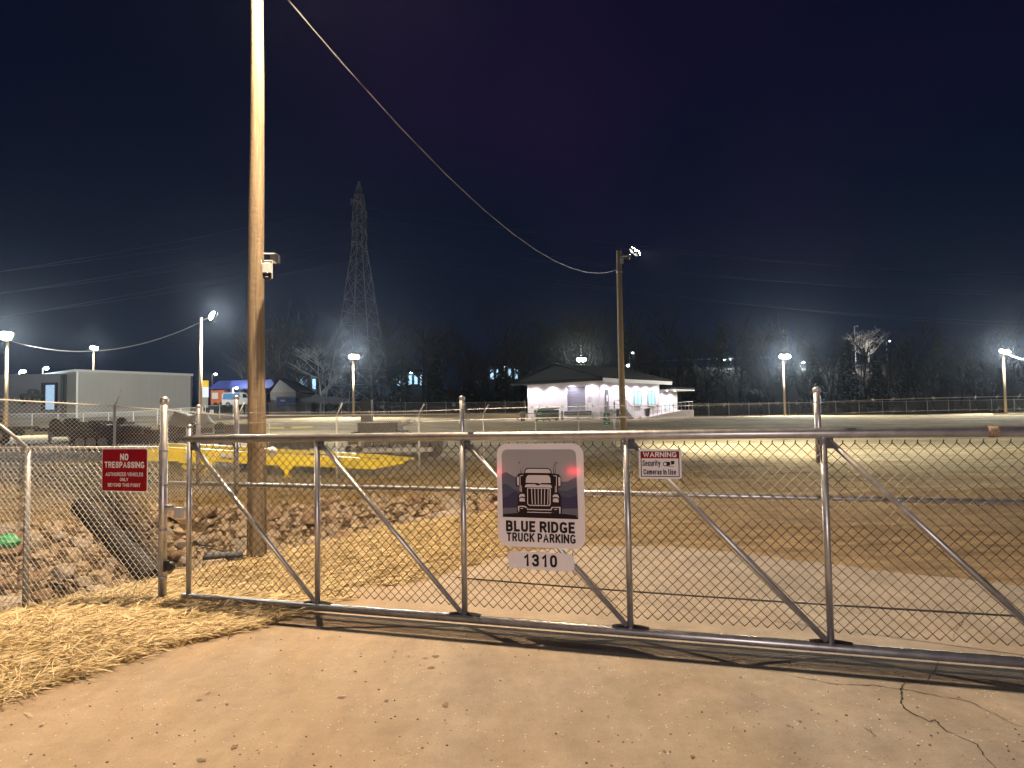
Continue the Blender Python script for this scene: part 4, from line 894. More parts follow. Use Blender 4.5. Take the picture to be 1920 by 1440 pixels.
for dz in (.5, 1.0): rr.tube([(2.42,yb+3.6,.1+dz),(2.42,EL-3.6,1.0+dz),(2.42,EL-1.7,1.0+dz),(1.1,EL-1.7,1.0+dz)], .03, 5)
rr.build('railing', MATS['rail_grey'], wb)
ye = side_y(1258); dd2 = MB().box(-.58,-.55,ye-.5,ye+.5,1.0,3.0).build('door', trim, wb); MB().box(-.545,-.53,ye-.35,ye+.35,1.2,2.8).build('pane', glow, dd2)
bd_ = MB()
for q0, q1, z0_, z1_ in ((-1.55,-1.15,2.55,2.62),(-1.55,-1.47,2.2,2.55),(-1.47,-1.2,2.35,2.42),(-1.55,-1.15,2.13,2.2),(-1.23,-1.15,2.4,2.55)): bd_.box(q0,q1,-.05,-.0,z0_,z1_)
bd_.build('wall_emblem', trim, wb)
# eave downlights
spots = [(-FLn-ov*.4,-.55)]+[(x,-.8) for x in (-FLn*.88,-FLn*.63,-FLn*.36,-FLn*.1)]+[(.85,y) for y in np.linspace(1.0,LN-1.0,6)]+[(.1,LN+1.6),(.1,LN+3.6)]
eml = mat('downlight', (1,1,1), .4, emit=(1,.95,.95), es=25)
Mw = Matrix.Translation(wb.location) @ Matrix.Rotation(ang, 4, 'Z')
for i, (x, y) in enumerate(spots):
    z = ez-.02 if i < 11 else WH-.88
    MB().lathe([(.09,-.03),(.09,0)], 10, (x,y,z)).build('downlight', eml, wb)
    lamp(Mw @ Vector((x, y, z-.12)), 320, (.95,.86,1.0), .06, 'SPOT', (0,0,0), 150)
# things around the building
def local_pt(x, y, z=0): return Mw @ Vector((x, y, z))
def dumpster(p, rz, m, label, w=1.9, h=1.25):
    t = thing('dumpster', label, 'dumpster', p, rz)
    MB().prism([(-w/2,-.7,0.15),(w/2,-.7,.15),(w/2+.05,-.7,h),(-w/2-.05,-.7,h)], (0,1.4,0)).build('body', m, t)
    MB().prism([(-w/2-.08,-.75,h),(-w/2-.08,.75,h+.22),(-w/2-.08,.75,h+.14),(-w/2-.08,-.75,h-.05)], (w+.16,0,0)).build('lid', mat('lid_pale',(.45,.5,.46),.5), t)
    mb = MB()
    for s in (-1,1): mb.box(s*(w/2+.05)-.05,s*(w/2+.05)+.05,-.3,.3,.55,.75)
    mb.build('fork_pocket', m, t)
    for sx_ in (-1,1):
        for sy_ in (-1,1): MB().wheel((sx_*w*.42,sy_*.5,.08), .08, .06, 10).build('wheel', rubber, t)
    MB().box(-w*.28,-w*.02,-.74,-.705,h*.62,h*.8).build('placard', wht, t)
    return t
gpz = lambda u, v, Y: Vector((U(u,Y), Y, P(u, v, Y).z))
green = mat('dumpster_green', (.02,.10,.055), .5, noise=(2,.3)); blue = mat('dumpster_blue', (.01,.05,.30), .5, noise=(2,.3))
dumpster(gpz(1025, 790, 70), ang, green, 'green dumpster in front of the white building', 1.9, 1.1)
def bin_(u, v, Y, label):
    t = thing('trash_can', label, 'trash can', gpz(u, v, Y)); MB().lathe([(.22,0),(.30,.75),(.33,.78),(.33,.82)], 14).build('body', mat('bin_grey',(.16,.17,.19),.6), t, True)
    MB().lathe([(.35,.82),(.35,.88),(.22,1.0),(.02,1.03)], 14).build('lid', mat('bin_lid',(.35,.35,.37),.5), t, True)
bin_(980, 790, 72, 'dark grey trash can left of the green dumpster'); bin_(1160, 784, 76, 'dark trash can at the foot of the building steps'); bin_(1214, 781, 80, 'grey trash can beside the entrance ramp')
p = gpz(1054, 788, 70); hy = thing('hydrant', 'small dark bollard with a red band right of the green dumpster', 'bollard', p)
MB().lathe([(.07,0),(.07,.9),(.03,.95)], 10).build('post', steel_d, hy); MB().lathe([(.13,.1),(.15,.2),(.13,.3)], 10).build('collar', rust, hy)
p = P(1137.5, 787, 29.5); gs = thing('parking_sign', 'narrow green and white sign on the fence near the end post', 'sign', p)
MB().box(-.13,.13,-.01,.01,-.24,.30).build('board', mat('sign_green',(.01,.22,.11),.3), gs)
mb = MB().box(-.125,.125,-.016,-.011,-.075,-.055).box(-.125,.125,-.016,-.011,.275,.29).box(-.125,.125,-.016,-.011,-.235,-.215)
mb.box(-.03,.0,-.016,-.011,.08,.22).box(-.03,.06,-.016,-.011,.05,.08).box(.03,.06,-.016,-.011,-.0,.05).box(-.06,.05,-.016,-.011,-.17,-.13); mb.build('symbol', white, gs)
# ---------------------------------------------------------------- warehouse at left
def wall_seg(mb, a, b, z0, z1, th=.3):
    d_ = (b-a).normalized(); n_ = Vector((-d_.y, d_.x))*th; mb.add([(a.x,a.y,z0),(b.x,b.y,z0),(b.x+n_.x,b.y+n_.y,z0),(a.x+n_.x,a.y+n_.y,z0),(a.x,a.y,z1),(b.x,b.y,z1),(b.x+n_.x,b.y+n_.y,z1),(a.x+n_.x,a.y+n_.y,z1)], [(0,3,2,1),(4,5,6,7),(0,1,5,4),(1,2,6,5),(2,3,7,6),(3,0,4,7)])
wa, wbp = Vector((U(143,100),100)), Vector((U(360,113),113)); ztw = P(143,697,100).z; zbw = T(*wa)-1
ware = thing('warehouse', 'long grey metal warehouse with flat roof at the left of the lot', 'building', (0,0,0))
corr = mat('metal_siding', (.36,.355,.34), .6, noise=(.25,.08)); corr_shaded = mat('metal_siding_shaded', (.13,.14,.165), .6, noise=(.3,.15))  # second siding is a darker copy, the wing's shade put into its colour
nb = Vector((-(wbp-wa).y, (wbp-wa).x)).normalized()*26
mb = MB().prism([(wa.x,wa.y,zbw),(wbp.x,wbp.y,zbw),(wbp.x+nb.x,wbp.y+nb.y,zbw),(wa.x+nb.x,wa.y+nb.y,zbw)], (0,0,ztw-zbw)); mb.build('wall', corr, ware)
mb = MB().prism([Vector((wa.x-.2,wa.y-.3,ztw)),Vector((wbp.x+.3,wbp.y-.3,ztw)),Vector((wbp.x+nb.x,wbp.y+nb.y,ztw)),Vector((wa.x+nb.x,wa.y+nb.y,ztw))], (0,0,.35)); mb.build('roof_edge', mat('roof_trim',(.5,.5,.5),.5), ware)
rib = MB(); d_ = (wbp-wa); LL = d_.length; d_ = d_/LL; n_ = Vector((d_.y,-d_.x))
for k in range(int(LL/.9)): p = wa+d_*(k*.9+.4)+n_*.03; rib.tube([(p.x,p.y,zbw),(p.x,p.y,ztw)], .015, 4)
rib.build('siding_ribs', corr, ware)
c_ = wbp+n_*.1; MB().tube([(c_.x-.2,c_.y,zbw),(c_.x-.2,c_.y,ztw)], .18, 8).build('downpipe', steel_d, ware)
c_ = wa+n_*.12; MB().tube([(c_.x,c_.y,zbw),(c_.x,c_.y,ztw)], .14, 8).build('downpipe', white, ware)
wl = Vector((U(-140,104),104)); wr = Vector((wa.x-.2, wa.y+3.4)); zt3 = P(60,701,103).z
mb = MB(); wall_seg(mb, wl, wr, zbw, zt3, 1.0); mb.build('wing_wall', corr_shaded, ware)
for u in (118,126): q_ = Vector((U(u,102.6), 102.4)); MB().box(q_.x-.18,q_.x+.18,q_.y-.2,q_.y+.5,zbw,zt3-.2).build('downpipe', steel_d, ware)
xa_, xb_ = U(86,102.6), U(102,102.6); za_, zb_ = P(94,768,102.6).z, P(94,722,102.6).z
dro = MB().box(xa_-.7,xb_+.2,102.5,102.9,za_-.1,zb_+.35).build('loading_bay', mat('bay_dark',(.02,.02,.025),.7), ware)
MB().box(xa_,xb_,102.42,102.5,za_,zb_).build('lit_curtain', mat('curtain_glow',(.3,.45,.6),.3,emit=(.28,.42,.62),es=.9,noise=(2,.4,(1,1,4))), dro)
for u in (0,50): pass
for v0, v1 in ((713,722),(726,735),(738,742)):
    a, b = P(-60, v0-4, 99), P(62, v1-2, 99)
tw = thing('pickup', 'dark pickup truck parked by the warehouse loading bay', 'truck', gpz(60, 752, 98)); 
MB().bbox(-1.3,1.0,-.9,.9,.35,1.0,.1).build('body', steel_d, tw); MB().bbox(-.4,.6,-.8,.8,1.0,1.6,.2).build('cab', steel_d, tw)
for s in (-.9,.7): MB().wheel((s,-.85,.35), .35, .2, 12).build('wheel', rubber, tw)
# shed, canopy, vehicles beyond the fence
def shed():
    Y = 118; xa, xb = U(507,Y), U(555,Y); z0 = P(530,766,Y).z; ze = P(530,735,Y).z; zr = P(523,711,Y).z; t = thing('shed', 'pale grey gabled shed right of the wooden pole', 'building', (xa,Y,z0)); w = xb-xa
    MB().box(0,w,0,9,-1,ze-z0).build('wall', corr, t)
    MB().prism([(0,0.001,ze-z0),(w,0.001,ze-z0),(w*.37,0.001,zr-z0)], (0,.3,0)).build('gable', mat('shed_gable',(.5,.5,.52),.6), t)
    for s in (0,1):
        xe = w+.8 if s else -.5; MB().prism([(xe,-.4,ze-z0-.2),(w*.37,-.4,zr-z0),(w*.37,-.4,zr-z0+.2),(xe,-.4,ze-z0+.02)], (0,9.8,0)).build('roof', roofm, t)
shed()
dumpster(gpz(538, 764, 112), .1, blue, 'blue dumpster in front of the grey shed', 2.9, 1.5)
cn = thing('canopy', 'low dark blue canopy roof behind the white van', 'canopy', gpz(420, 760, 128)); navy = mat('canopy_blue', (.012,.02,.12), .5)
MB().prism([(-3,0,3.0),(9.5,0,3.0),(8.5,0,4.5),(-1,0,4.4)], (0,8,0)).build('roof', navy, cn)
for x in (-2.5,1,5,9): MB().tube([(x,.5,0),(x,.5,3.0)], .12, 8).build('post', steel_d, cn)
vn = thing('van', 'white cargo van with blue side graphic left of the wooden pole', 'van', gpz(452, 763, 104))
prof = [(-2.4,.35),(2.5,.35),(2.55,.9),(2.2,1.15),(1.55,1.3),(1.0,1.95),(.6,2.05),(-2.2,2.08),(-2.45,1.8)]
vanw = mat('van_white', (.7,.7,.74), .3)
MB().prism([(x,-.95,z) for x,z in prof], (0,1.9,0)).build('body', vanw, vn)
MB().prism([(.55,-.965,1.3),(1.38,-.965,1.3),(.95,-.965,1.85),(.6,-.965,1.88)], (0,.01,0)).build('side_window', mat('glass_dark',(.01,.012,.02),.1), vn)
MB().prism([(1.62,-.85,1.3),(1.62,.85,1.3),(1.08,.85,1.92),(1.08,-.85,1.92)], (.02,0,.02)).build('windscreen', MATS['glass_dark'], vn)
MB().prism([(-2.3,-.97,1.1),(-.1,-.97,1.0),(.3,-.97,1.5),(.1,-.97,1.95),(-2.2,-.97,1.95)], (0,.01,0)).build('graphic', mat('graphic_blue',(.10,.28,.6),.3), vn)
for x in (-1.55,1.6):
    wv = MB().wheel((x,-.88,.36), .36, .22, 16).build('wheel', rubber, vn); MB().wheel((x,-.98,.36), .2, .06, 12).build('rim', galv_d, wv)
ob = thing('food_trailer', 'small orange trailer parked behind the white van', 'trailer', gpz(411, 763, 107)); oran = mat('orange_paint', (.62,.16,.05), .5, noise=(1,.2))
MB().bbox(-.95,1.1,-.9,.9,.45,2.5,.1).build('body', oran, ob); MB().box(-.7,.2,-.96,-.9,1.2,2.1).build('hatch', wht, ob)
for x in (-.2,.5): MB().wheel((x,-.88,.33), .33, .2, 14).build('wheel', rubber, ob)
pr = thing('price_sign', 'tall lit yellow and white roadside sign left of the orange trailer', 'sign', gpz(383, 764, 106))
MB().box(-.55,.55,-.1,.1,0,1.5).build('base', corr, pr); MB().box(-.6,.6,-.12,.12,1.5,3.0).build('panel', mat('panel_lit',(.5,.5,.6),.4,emit=(.7,.8,1),es=.7), pr); MB().box(-.6,.6,-.12,.12,3.0,4.0).build('header', mat('header_y',(.6,.4,.02),.4,emit=(.8,.5,.05),es=.5), pr)
for u, v, Y, s, l in ((597,762,120,1.0,'pale covered boat on a trailer left of the pylon foot'),(625,763,119,.8,'low pale covered boat right beside the pylon foot')):
    b_ = thing('covered_boat', l, 'boat', gpz(u, v, Y), group='covered boats by the pylon'); cvm = mat('boat_cover',(.33,.34,.37),.6)
    MB().prism([(-2.6*s,-.9,.7),(1.9*s,-.9,.7),(2.8*s,-.9,1.35),(.3*s,-.9,1.7),(-.2*s,-.9,2.1*s),(-1.0*s,-.9,1.6),(-2.7*s,-.9,1.3)], (0,1.8,0)).build('hull', cvm, b_)
    MB().box(-1.6*s,2.4*s,-.5,.5,.45,.6).build('trailer_frame', galv_d, b_); MB().wheel((-.6*s,-.8,.32), .32, .2, 12).build('wheel', rubber, b_)
# ---------------------------------------------------------------- yellow low-bed trailer
yt = thing('yellow_trailer', 'bright yellow low-bed trailer with tapered tail behind the ditch', 'trailer', (0,0,0))
def sidepoly(pts, Y): return [P(u, v, Y) for u, v in pts]
spn = [(228,836),(300,838),(400,843),(500,850),(600,855),(690,860),(755,866),(756,869),(700,880),(640,877),(560,874),(500,872),(440,868),(400,864),(300,865),(228,864)]
MB().prism(sidepoly(spn, 20.0), (0,.22,0)).build('side_beam', yellow, yt); MB().prism(sidepoly(spn, 20.0), (0,.22,0)).build('side_beam', yellow, yt, loc=(0,2.1,0))
dk_ = MB().prism(sidepoly([(228,842),(400,849),(500,856),(690,866),(690,870),(500,861),(400,854),(228,847)], 20.25), (0,1.83,0)); dk_.build('deck', steel_d, yt)
MB().prism(sidepoly([(335,846),(402,850),(402,872),(335,868)], 19.93), (0,.06,0)).build('pivot_plate', yellow, yt)
for a, b in (((343,872),(362,893)),((368,872),(370,893)),((400,866),(374,893))): MB().tube([P(*a,20.1), P(*b,20.1)], .07, 8).build('support_strut', yellow, yt)
MB().prism(sidepoly([(360,888),(378,888),(376,902),(362,902)], 20.0), (0,.3,0)).build('landing_foot', yellow, yt)
MB().prism(sidepoly([(522,873),(552,873),(541,884),(540,893),(546,896),(528,896),(534,893),(533,884)], 20.0), (0,.25,0)).build('landing_leg', yellow, yt)
for u, v in ((352,857),(384,860),(418,853),(432,855)): p = P(u, v, 19.9); MB().box(p.x-.09,p.x+.09,p.y-.004,p.y+.0,p.z-.05,p.z+.05).build('decal', wht, yt)
wh = MB()
for u in (470,490,585,605): p = P(u, 884, 21.2); MB().wheel((p.x, p.y, T(p.x,p.y)+.3), .32, .25, 18).build('wheel', rubber, yt)
# ---------------------------------------------------------------- equipment yard
def flatbed(u0, u1, Y, z_deck_v, label, m, wheels, load=None):
    xa, xb = U(u0,Y), U(u1,Y); g = min(T(xa,Y), T(xb,Y)); L = xb-xa; t = thing('flatbed_trailer', label, 'trailer', (xa,Y,g), group='trailers parked in the yard'); zd = P((u0+u1)/2, z_deck_v, Y).z-g
    MB().bbox(0,L,-1.2,1.2,zd-.16,zd,.03).build('deck', m, t); MB().box(.3,L-.3,-.55,-.35,zd-.45,zd-.165).box(.3,L-.3,.35,.55,zd-.45,zd-.165).build('chassis_beam', steel_d, t)
    for w_ in wheels:
        o = MB().wheel((w_*L,-1.0,.42), .42, .28, 18).build('wheel', rubber, t); MB().wheel((w_*L,-1.13,.42), .2, .06, 12).build('rim', galv_d, o)
    for x in (.12*L,): MB().box(x,x+.12,-.9,-.78,.02,zd-.2).box(x,x+.12,.78,.9,.02,zd-.2).build('landing_leg', galv_d, t)
    if load: load(t, L, zd)
    return t
def load_beams(t, L, zd):
    b = MB(); 
    for k in range(5): y = -1.0+k*.45; b.box(.3+random.random()*.4,L-.4-random.random(),y,y+.14,zd,zd+.3); b.box(.3,L-.5,y-.08,y+.22,zd+.3,zd+.33)
    b.build('load', rust, t)
def load_clutter(t, L, zd):
    r_ = random.Random(int(L*100))
    for k in range(int(L/.5)):
        x = .25+k*.48+r_.uniform(-.1,.1); h_ = r_.uniform(.12,.42)
        if r_.random() < .5: MB().wheel((x, r_.uniform(-.9,.3), zd+.24), .24, .2, 12).build('load', rubber, t)
        else: MB().bbox(x-.2,x+.22,-.9,r_.uniform(-.2,.8),zd,zd+h_,.03).build('load', r_.choice([rust, steel_d, steel_d]), t)
def load_tyres(t, L, zd):
    for k in range(int(L/.95)): MB().wheel((.6+k*.92, -.3+.3*(k%2), zd+.45), .45, .3, 16).build('load', rubber, t)
flatbed(92, 262, 36, 801, 'long flatbed trailer carrying rusty steel beams behind the left fence', rust, (.7,.82,.94), load_clutter)
flatbed(-30, 44, 34, 800, 'flatbed trailer loaded with tyres at the left photo edge', steel_d, (.6,.8), load_tyres)
flatbed(160, 330, 30, 812, 'dark flatbed trailer standing behind the red sign', rust, (.12,.24,.36), load_clutter)
flatbed(312, 470, 31, 812, 'dark flatbed trailer behind the gate post and the latch', steel_d, (.2,.32,.85), load_clutter)
flatbed(478, 600, 27, 820, 'low trailer with two pale wheel hubs right of the wooden pole', steel_d, (.38,.62), None)
def load_crawler(t, L, zd):
    for y in (-.95, .5):
        tr = MB(); pts = []
        for k in range(36):
            a = 2*math.pi*k/36; x = math.cos(a); z = math.sin(a); pts.append((1.55+(1.0 if x > 0 else -1.0)*1.0+x*.32, y+.2, zd+.36+z*.32))
        for k in range(36): p, q_ = Vector(pts[k]), Vector(pts[(k+1) % 36]); n_ = max(1, int((q_-p).length/.14)); [tr.box(*(lambda c: (c.x-.05,c.x+.05,c.y-.2,c.y+.2,c.z-.04,c.z+.04))(p.lerp(q_, j/n_))) for j in range(n_)]
        tr.box(.6,2.5,y+.05,y+.35,zd+.15,zd+.58); tr.build('track', steel_d, t)
flatbed(652, 815, 28, 838, 'lowboy trailer carrying a small crawler machine behind the gate', wht, (.62,.74,.86), None)
cx_, cy_ = U(715,28), 28.0; zc = P(715,838,28).z
cr = thing('crawler_machine', 'dark tracked drilling machine with a short mast on the lowboy trailer', 'machine', (cx_, cy_, zc+.004))
for y in (-.75,.45):
    tr = MB(); L_ = .85; r_ = .27; n_ = 40; per = 2*(2*L_)+2*math.pi*r_
    for k in range(n_):
        s = per*k/n_
        if s < 2*L_: x, z, a = -L_+s, 2*r_, 0
        elif s < 2*L_+math.pi*r_: b_ = (s-2*L_)/r_; x, z, a = L_+math.sin(b_)*r_, r_+math.cos(b_)*r_, b_
        elif s < 4*L_+math.pi*r_: x, z, a = L_-(s-2*L_-math.pi*r_), 0, 0
        else: b_ = (s-4*L_-math.pi*r_)/r_; x, z, a = -L_-math.sin(b_)*r_, r_-math.cos(b_)*r_, b_
        tr.box(x-.05,x+.05,y,y+.32,z+.02,z+.09)
    for x in (-L_,-.4,0,.4,L_): tr.wheel((x, y+.16, r_+.05), r_*.8, .24, 14)
    tr.build('track', steel_d, cr)
MB().bbox(-.8,.75,-.7,.7,.62,1.0,.06).build('body', steel_d, cr); MB().prism([(.72,-.55,.75),(1.2,-.55,.95),(1.2,-.55,1.05),(.72,-.55,.9)], (0,1.1,0)).build('hood', galv_d, cr)
mb = MB().box(-.75,-.35,-.25,.15,1.0,1.85); mb.build('mast', steel_d, cr)
wc = thing('utility_box', 'white boxy cab at the front of the lowboy trailer', 'machine', gpz(666, 848, 27)); MB().bbox(-.28,.28,-.35,.35,.1,.55,.06).build('body', white, wc); MB().box(-.2,.2,-.355,-.35,.3,.5).build('pane', MATS['glass_dark'], wc)
for x in (-.2,.2): MB().wheel((x,-.3,.13), .13, .1, 12).build('wheel', rubber, wc)
tr_ = thing('dark_trailer', 'dark equipment hulk parked at the right end of the lowboy trailer', 'trailer', gpz(802, 856, 28.5), group='trailers parked in the yard')
MB().bbox(-.75,.7,-1,1,.35,.85,.08).build('body', steel_d, tr_)
for x in (-.4,.35): MB().wheel((x,-.95,.32), .32, .25, 16).build('wheel', rubber, tr_)
# grey covered load beside the gate end
gt = thing('covered_load', 'big pale tarpaulin covered load behind the gate post', 'tarpaulin', gpz(362, 812, 34)); tarp = mat('tarp', (.42,.42,.40), .7, bump=(4,.6,.1))
vs = []; nU, nV = 16, 8
for j in range(nV+1):
    for i in range(nU+1):
        a = i/nU; b_ = j/nV*math.pi; hh = (.95+.12*math.sin(a*9)+.05*math.sin(j*2+a*14))*(1-.45*max(0,a-.8)/.2)*(1-.3*max(0,.12-a)/.12)
        vs.append((-.95+1.75*a, -.7*math.cos(b_), max(0,math.sin(b_))**.45*hh-.02*math.sin(i*2.1)))
MB().add(vs, [(j*(nU+1)+i, j*(nU+1)+i+1, (j+1)*(nU+1)+i+1, (j+1)*(nU+1)+i) for j in range(nV) for i in range(nU)]).build('cover', tarp, gt, True)
# ---------------------------------------------------------------- trees
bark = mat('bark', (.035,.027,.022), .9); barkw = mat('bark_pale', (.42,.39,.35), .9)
def tree_meshes(seed, Ht, spread, depth=4, thick=.16, up_=.75, m=bark, tw=.012):
    r = random.Random(seed); tk = MB(); cr_ = MB()
    def grow(p, d_, L, rad, lv):
        pts = [p]; q_ = p.copy(); dd_ = d_.copy(); n_ = 4 if lv < 3 else 3
        for k in range(n_): dd_ = (dd_+Vector((r.gauss(0,.13), r.gauss(0,.13), r.gauss(.03,.08)))).normalized(); q_ = q_+dd_*(L/n_); pts.append(q_.copy())
        tgt = tk if lv == 0 else cr_
        tgt.tube(pts, rad, 5 if lv < 2 else 3, cap=False, r2=max(tw*.6, rad*.5))
        if lv >= depth: return
        nb_ = (9,5,4,4,3)[lv]
        for k in range(nb_):
            f = r.uniform(.35 if lv == 0 else .15, 1.0); i_ = min(n_-1, int(f*n_)); base = pts[i_].lerp(pts[i_+1], f*n_-i_)
            az = r.uniform(0, 6.28); s_ = Vector((math.cos(az), math.sin(az), 0)); nd = (dd_*(.55 if lv else .35)+s_*spread+Vector((0,0,up_*.5))).normalized()
            grow(base, nd, L*r.uniform(.42,.68)*(1.1-.35*f if lv == 0 else 1), max(tw, rad*r.uniform(.35,.5)), lv+1)
    grow(Vector((0,0,-.3)), Vector((r.gauss(0,.03), r.gauss(0,.03), 1)).normalized(), Ht, thick, 0)
    out = []
    for nme, mb_ in (('trunk', tk), ('crown', cr_)):
        me_ = bpy.data.meshes.new(nme); me_.from_pydata(mb_.v, [], mb_.f); me_.update(); me_.materials.append(m); out.append(me_)
    return out
def evergreen(seed, Ht):
    r = random.Random(seed); tk = MB().tube([(0,0,-.3),(0,0,Ht*.95)], .2, 6, r2=.04); vs = []; fs = []
    for k in range(1500):
        z = Ht*(.12+.88*r.random()**.9); rad = (Ht-z)*.24*(.35+.65*r.random()**.5)+.1; a = r.uniform(0,6.28); rad *= 1+.25*math.sin(a*3+z*1.3)
        c = Vector((math.cos(a)*rad, math.sin(a)*rad, z-rad*.25)); u_ = Vector((r.gauss(0,1),r.gauss(0,1),r.gauss(0,.4))).normalized()*r.uniform(.2,.45); v_ = Vector((r.gauss(0,1),r.gauss(0,1),r.gauss(0,1))).normalized()*.16
        b_ = len(vs); vs += [c-u_, c+v_, c+u_, c-v_]; fs.append((b_,b_+1,b_+2,b_+3))
    t_ = bpy.data.meshes.new('trunk'); t_.from_pydata(tk.v, [], tk.f); t_.materials.append(bark)
    c_ = bpy.data.meshes.new('crown'); c_.from_pydata([tuple(v) for v in vs], [], fs); c_.materials.append(mat('needles',(.016,.024,.014),.8)); return [t_, c_]
def place_tree(ms, x, y, z, rz, sc, label, group='trees on the dark bank beyond the lot', name='bare_tree'):
    t = thing(name, label, 'tree', (x, y, z), rz, group); t.scale = (sc, sc, sc*random.uniform(.9,1.12))
    for me_ in ms: o = bpy.data.objects.new(me_.name, me_); COL.objects.link(o); o.parent = t
    return t
protos = [tree_meshes(100+i, 11, .75+.1*(i%3), 3, .2, .8) for i in range(6)]; evs = [evergreen(i, 11) for i in range(3)]
tl = 'bare winter tree in the dark belt of woods beyond the lot'; te = 'dark evergreen tree in the belt of woods beyond the lot'
k = 0
for i in range(150):
    u = 470+i*9.9+random.uniform(-6,6); Y = random.uniform(128,172)
    if 1250 < u < 1900 and Y > 150: Y -= 14
    x = U(u, Y)
    if i % 6 == 5: place_tree(evs[i % 3], x, Y, T(x, Y), random.uniform(0,6), random.uniform(.8,1.25), te, name='evergreen_tree')
    else: place_tree(protos[i % 6], x, Y, T(x, Y), random.uniform(0,6), random.uniform(.75,1.35)*(1.1 if u < 1150 else .85), tl)
for i in range(34):      # trunks along the foot of the bank, right behind the fence
    u = 850+i*31+random.uniform(-12,12)
    if 985 < u < 1285: continue
    Y = random.uniform(118,128); x = U(u, Y); place_tree(protos[(i*5) % 6], x, Y, T(x, Y), random.uniform(0,6), random.uniform(.45,.7), 'slender bare tree standing just behind the distant fence', 'slender trees behind the fence')
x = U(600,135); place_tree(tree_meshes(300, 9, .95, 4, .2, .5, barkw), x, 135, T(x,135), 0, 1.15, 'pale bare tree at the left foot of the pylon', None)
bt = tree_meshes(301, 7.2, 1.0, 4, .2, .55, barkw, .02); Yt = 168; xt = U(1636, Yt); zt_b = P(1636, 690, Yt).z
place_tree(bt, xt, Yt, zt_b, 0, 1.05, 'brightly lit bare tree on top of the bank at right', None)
xs = xt-2.6; lamp((xt-4.5, Yt-4.5, zt_b+2.5), 4200, (1,.97,.92), .2)
# distant road edge, poles and lamps on the bank
gr = thing('guard_rail', 'thin pale guard rail running along the top of the right bank', 'guard rail', (0,0,0))
pts = [P(u, v, 170) for u, v in ((1190,679),(1230,677),(1300,674),(1370,672),(1445,670))]; MB().tube(pts, .12, 5).build('rail', galv_d, gr)
for p in pts: MB().tube([p, p-Vector((0,0,1.2))], .08, 4).build('post', galv_d, gr)
MB().tube([P(1575,686,168),P(1620,684.5,168)], .15, 5).build('rail', galv_d, gr)
def far_lamp(u, v, vb, Y, label, em, s=.28, power=0, col=(.85,1,1), r=.1):
    p = P(u, v, Y); pb_ = P(u, vb, Y); t = thing('street_lamp', label, 'street lamp', (p.x, Y, pb_.z), group='distant street lamps')
    MB().tube([(0,0,0),(0,0,p.z-pb_.z)], r, 6).build('pole', galv_d, t); MB().tube([(0,0,p.z-pb_.z),(.6,-.2,p.z-pb_.z+.1)], .06, 5).build('arm', galv_d, t)
    MB().lathe([(s*.3,s*.7),(s,.1),(s*.8,-.15),(.02,-.2)], 10, (.7,-.2,p.z-pb_.z)).build('lamp_head', em, t)
    if power: lamp((p.x+.7, Y-1.0, p.z-.6), power, col, .2)
far_lamp(1352, 675, 690, 171, 'cyan white street lamp on the guard rail of the right bank', emc, .55, 3000)
far_lamp(1500, 680, 694, 169, 'cyan street lamp beside the floodlight pole on the right bank', emc, .4, 1500)
far_lamp(1662, 640, 690, 169, 'small street lamp right of the lit tree', mat('lamp_dim',(1,1,1),.4,emit=(.9,.95,1),es=5), .25)
far_lamp(1602, 612, 688, 168, 'tall utility pole with crossbar left of the lit tree', galv_d, .1)
far_lamp(1180, 662, 690, 150, 'twin lamp mast seen just right of the near floodlit pole', MATS['lamp_dim'], .3)
far_lamp(1171, 686, 700, 150, 'pale lamp low beside the roof of the white building', emc, .4)
far_lamp(36, 697, 745, 106, 'cyan white lamp above the warehouse wing at far left', emc, .4, 1500)
far_lamp(80, 691, 710, 112, 'small floodlight on the roof of the warehouse', emw, .3)
far_lamp(398, 702, 760, 135, 'small bright lamp in the sky above the white van', mat('lamp_b',(1,1,1),.4,emit=(1,.95,.9),es=30), .25)
far_lamp(437, 728, 762, 124, 'small white lamp above the white van', emw, .2, 5000, (.8,.9,1))
for u, v, w_, l in ((577,718,2.2,'lit house glimpsed through the trees left of the pylon'),(769,711,4.0,'lit building glimpsed through the trees right of the pylon'),(945,699,4.2,'lit building glimpsed through the trees left of the white building')):
    Y = 186; p = P(u, v, Y); hz_ = thing('distant_house', l, 'building', p, group='lit houses behind the trees'); MB().box(-w_,w_,0,6,-6,1.8).build('wall', mat('house_wall',(.12,.15,.2),.8), hz_)
    MB().prism([(-w_-.3,-.3,1.8),(w_+.3,-.3,1.8),(0,-.3,3.0)], (0,6.6,0)).build('roof', roofm, hz_)
    n_ = int(w_*1.4)
    for k in range(n_):
        x = -w_*.75+1.5*w_*k/max(1,n_-1); MB().box(x-.4,x+.4,-.08,-.01,-1.6+.3*(k%2),1.0).build('window', mat('house_glow',(.3,.4,.5),.3,emit=(.45,.75,1),es=1.6), hz_)
    MB().lathe([(.25,0),(.3,.2),(.1,.3)], 8, (.3,-.5,1.5)).build('wall_lamp', emc, hz_)
# ---------------------------------------------------------------- lights, world, air
wl_ = Vector(pole.location)+LH
ld = bpy.data.lights.new('pole_lamp', 'SPOT'); ld.energy = 9300; ld.color = (1,.74,.47); ld.shadow_soft_size = .09; ld.spot_size = R(165); ld.spot_blend = .5
lo = bpy.data.objects.new('pole_lamp', ld); COL.objects.link(lo); lo.location = wl_-Vector((0,0,.05))
# added light behind the camera, no source seen, brightens the sign faces
lamp((1.5, -22, 3.6), 10500, (1,.86,.82), .2)
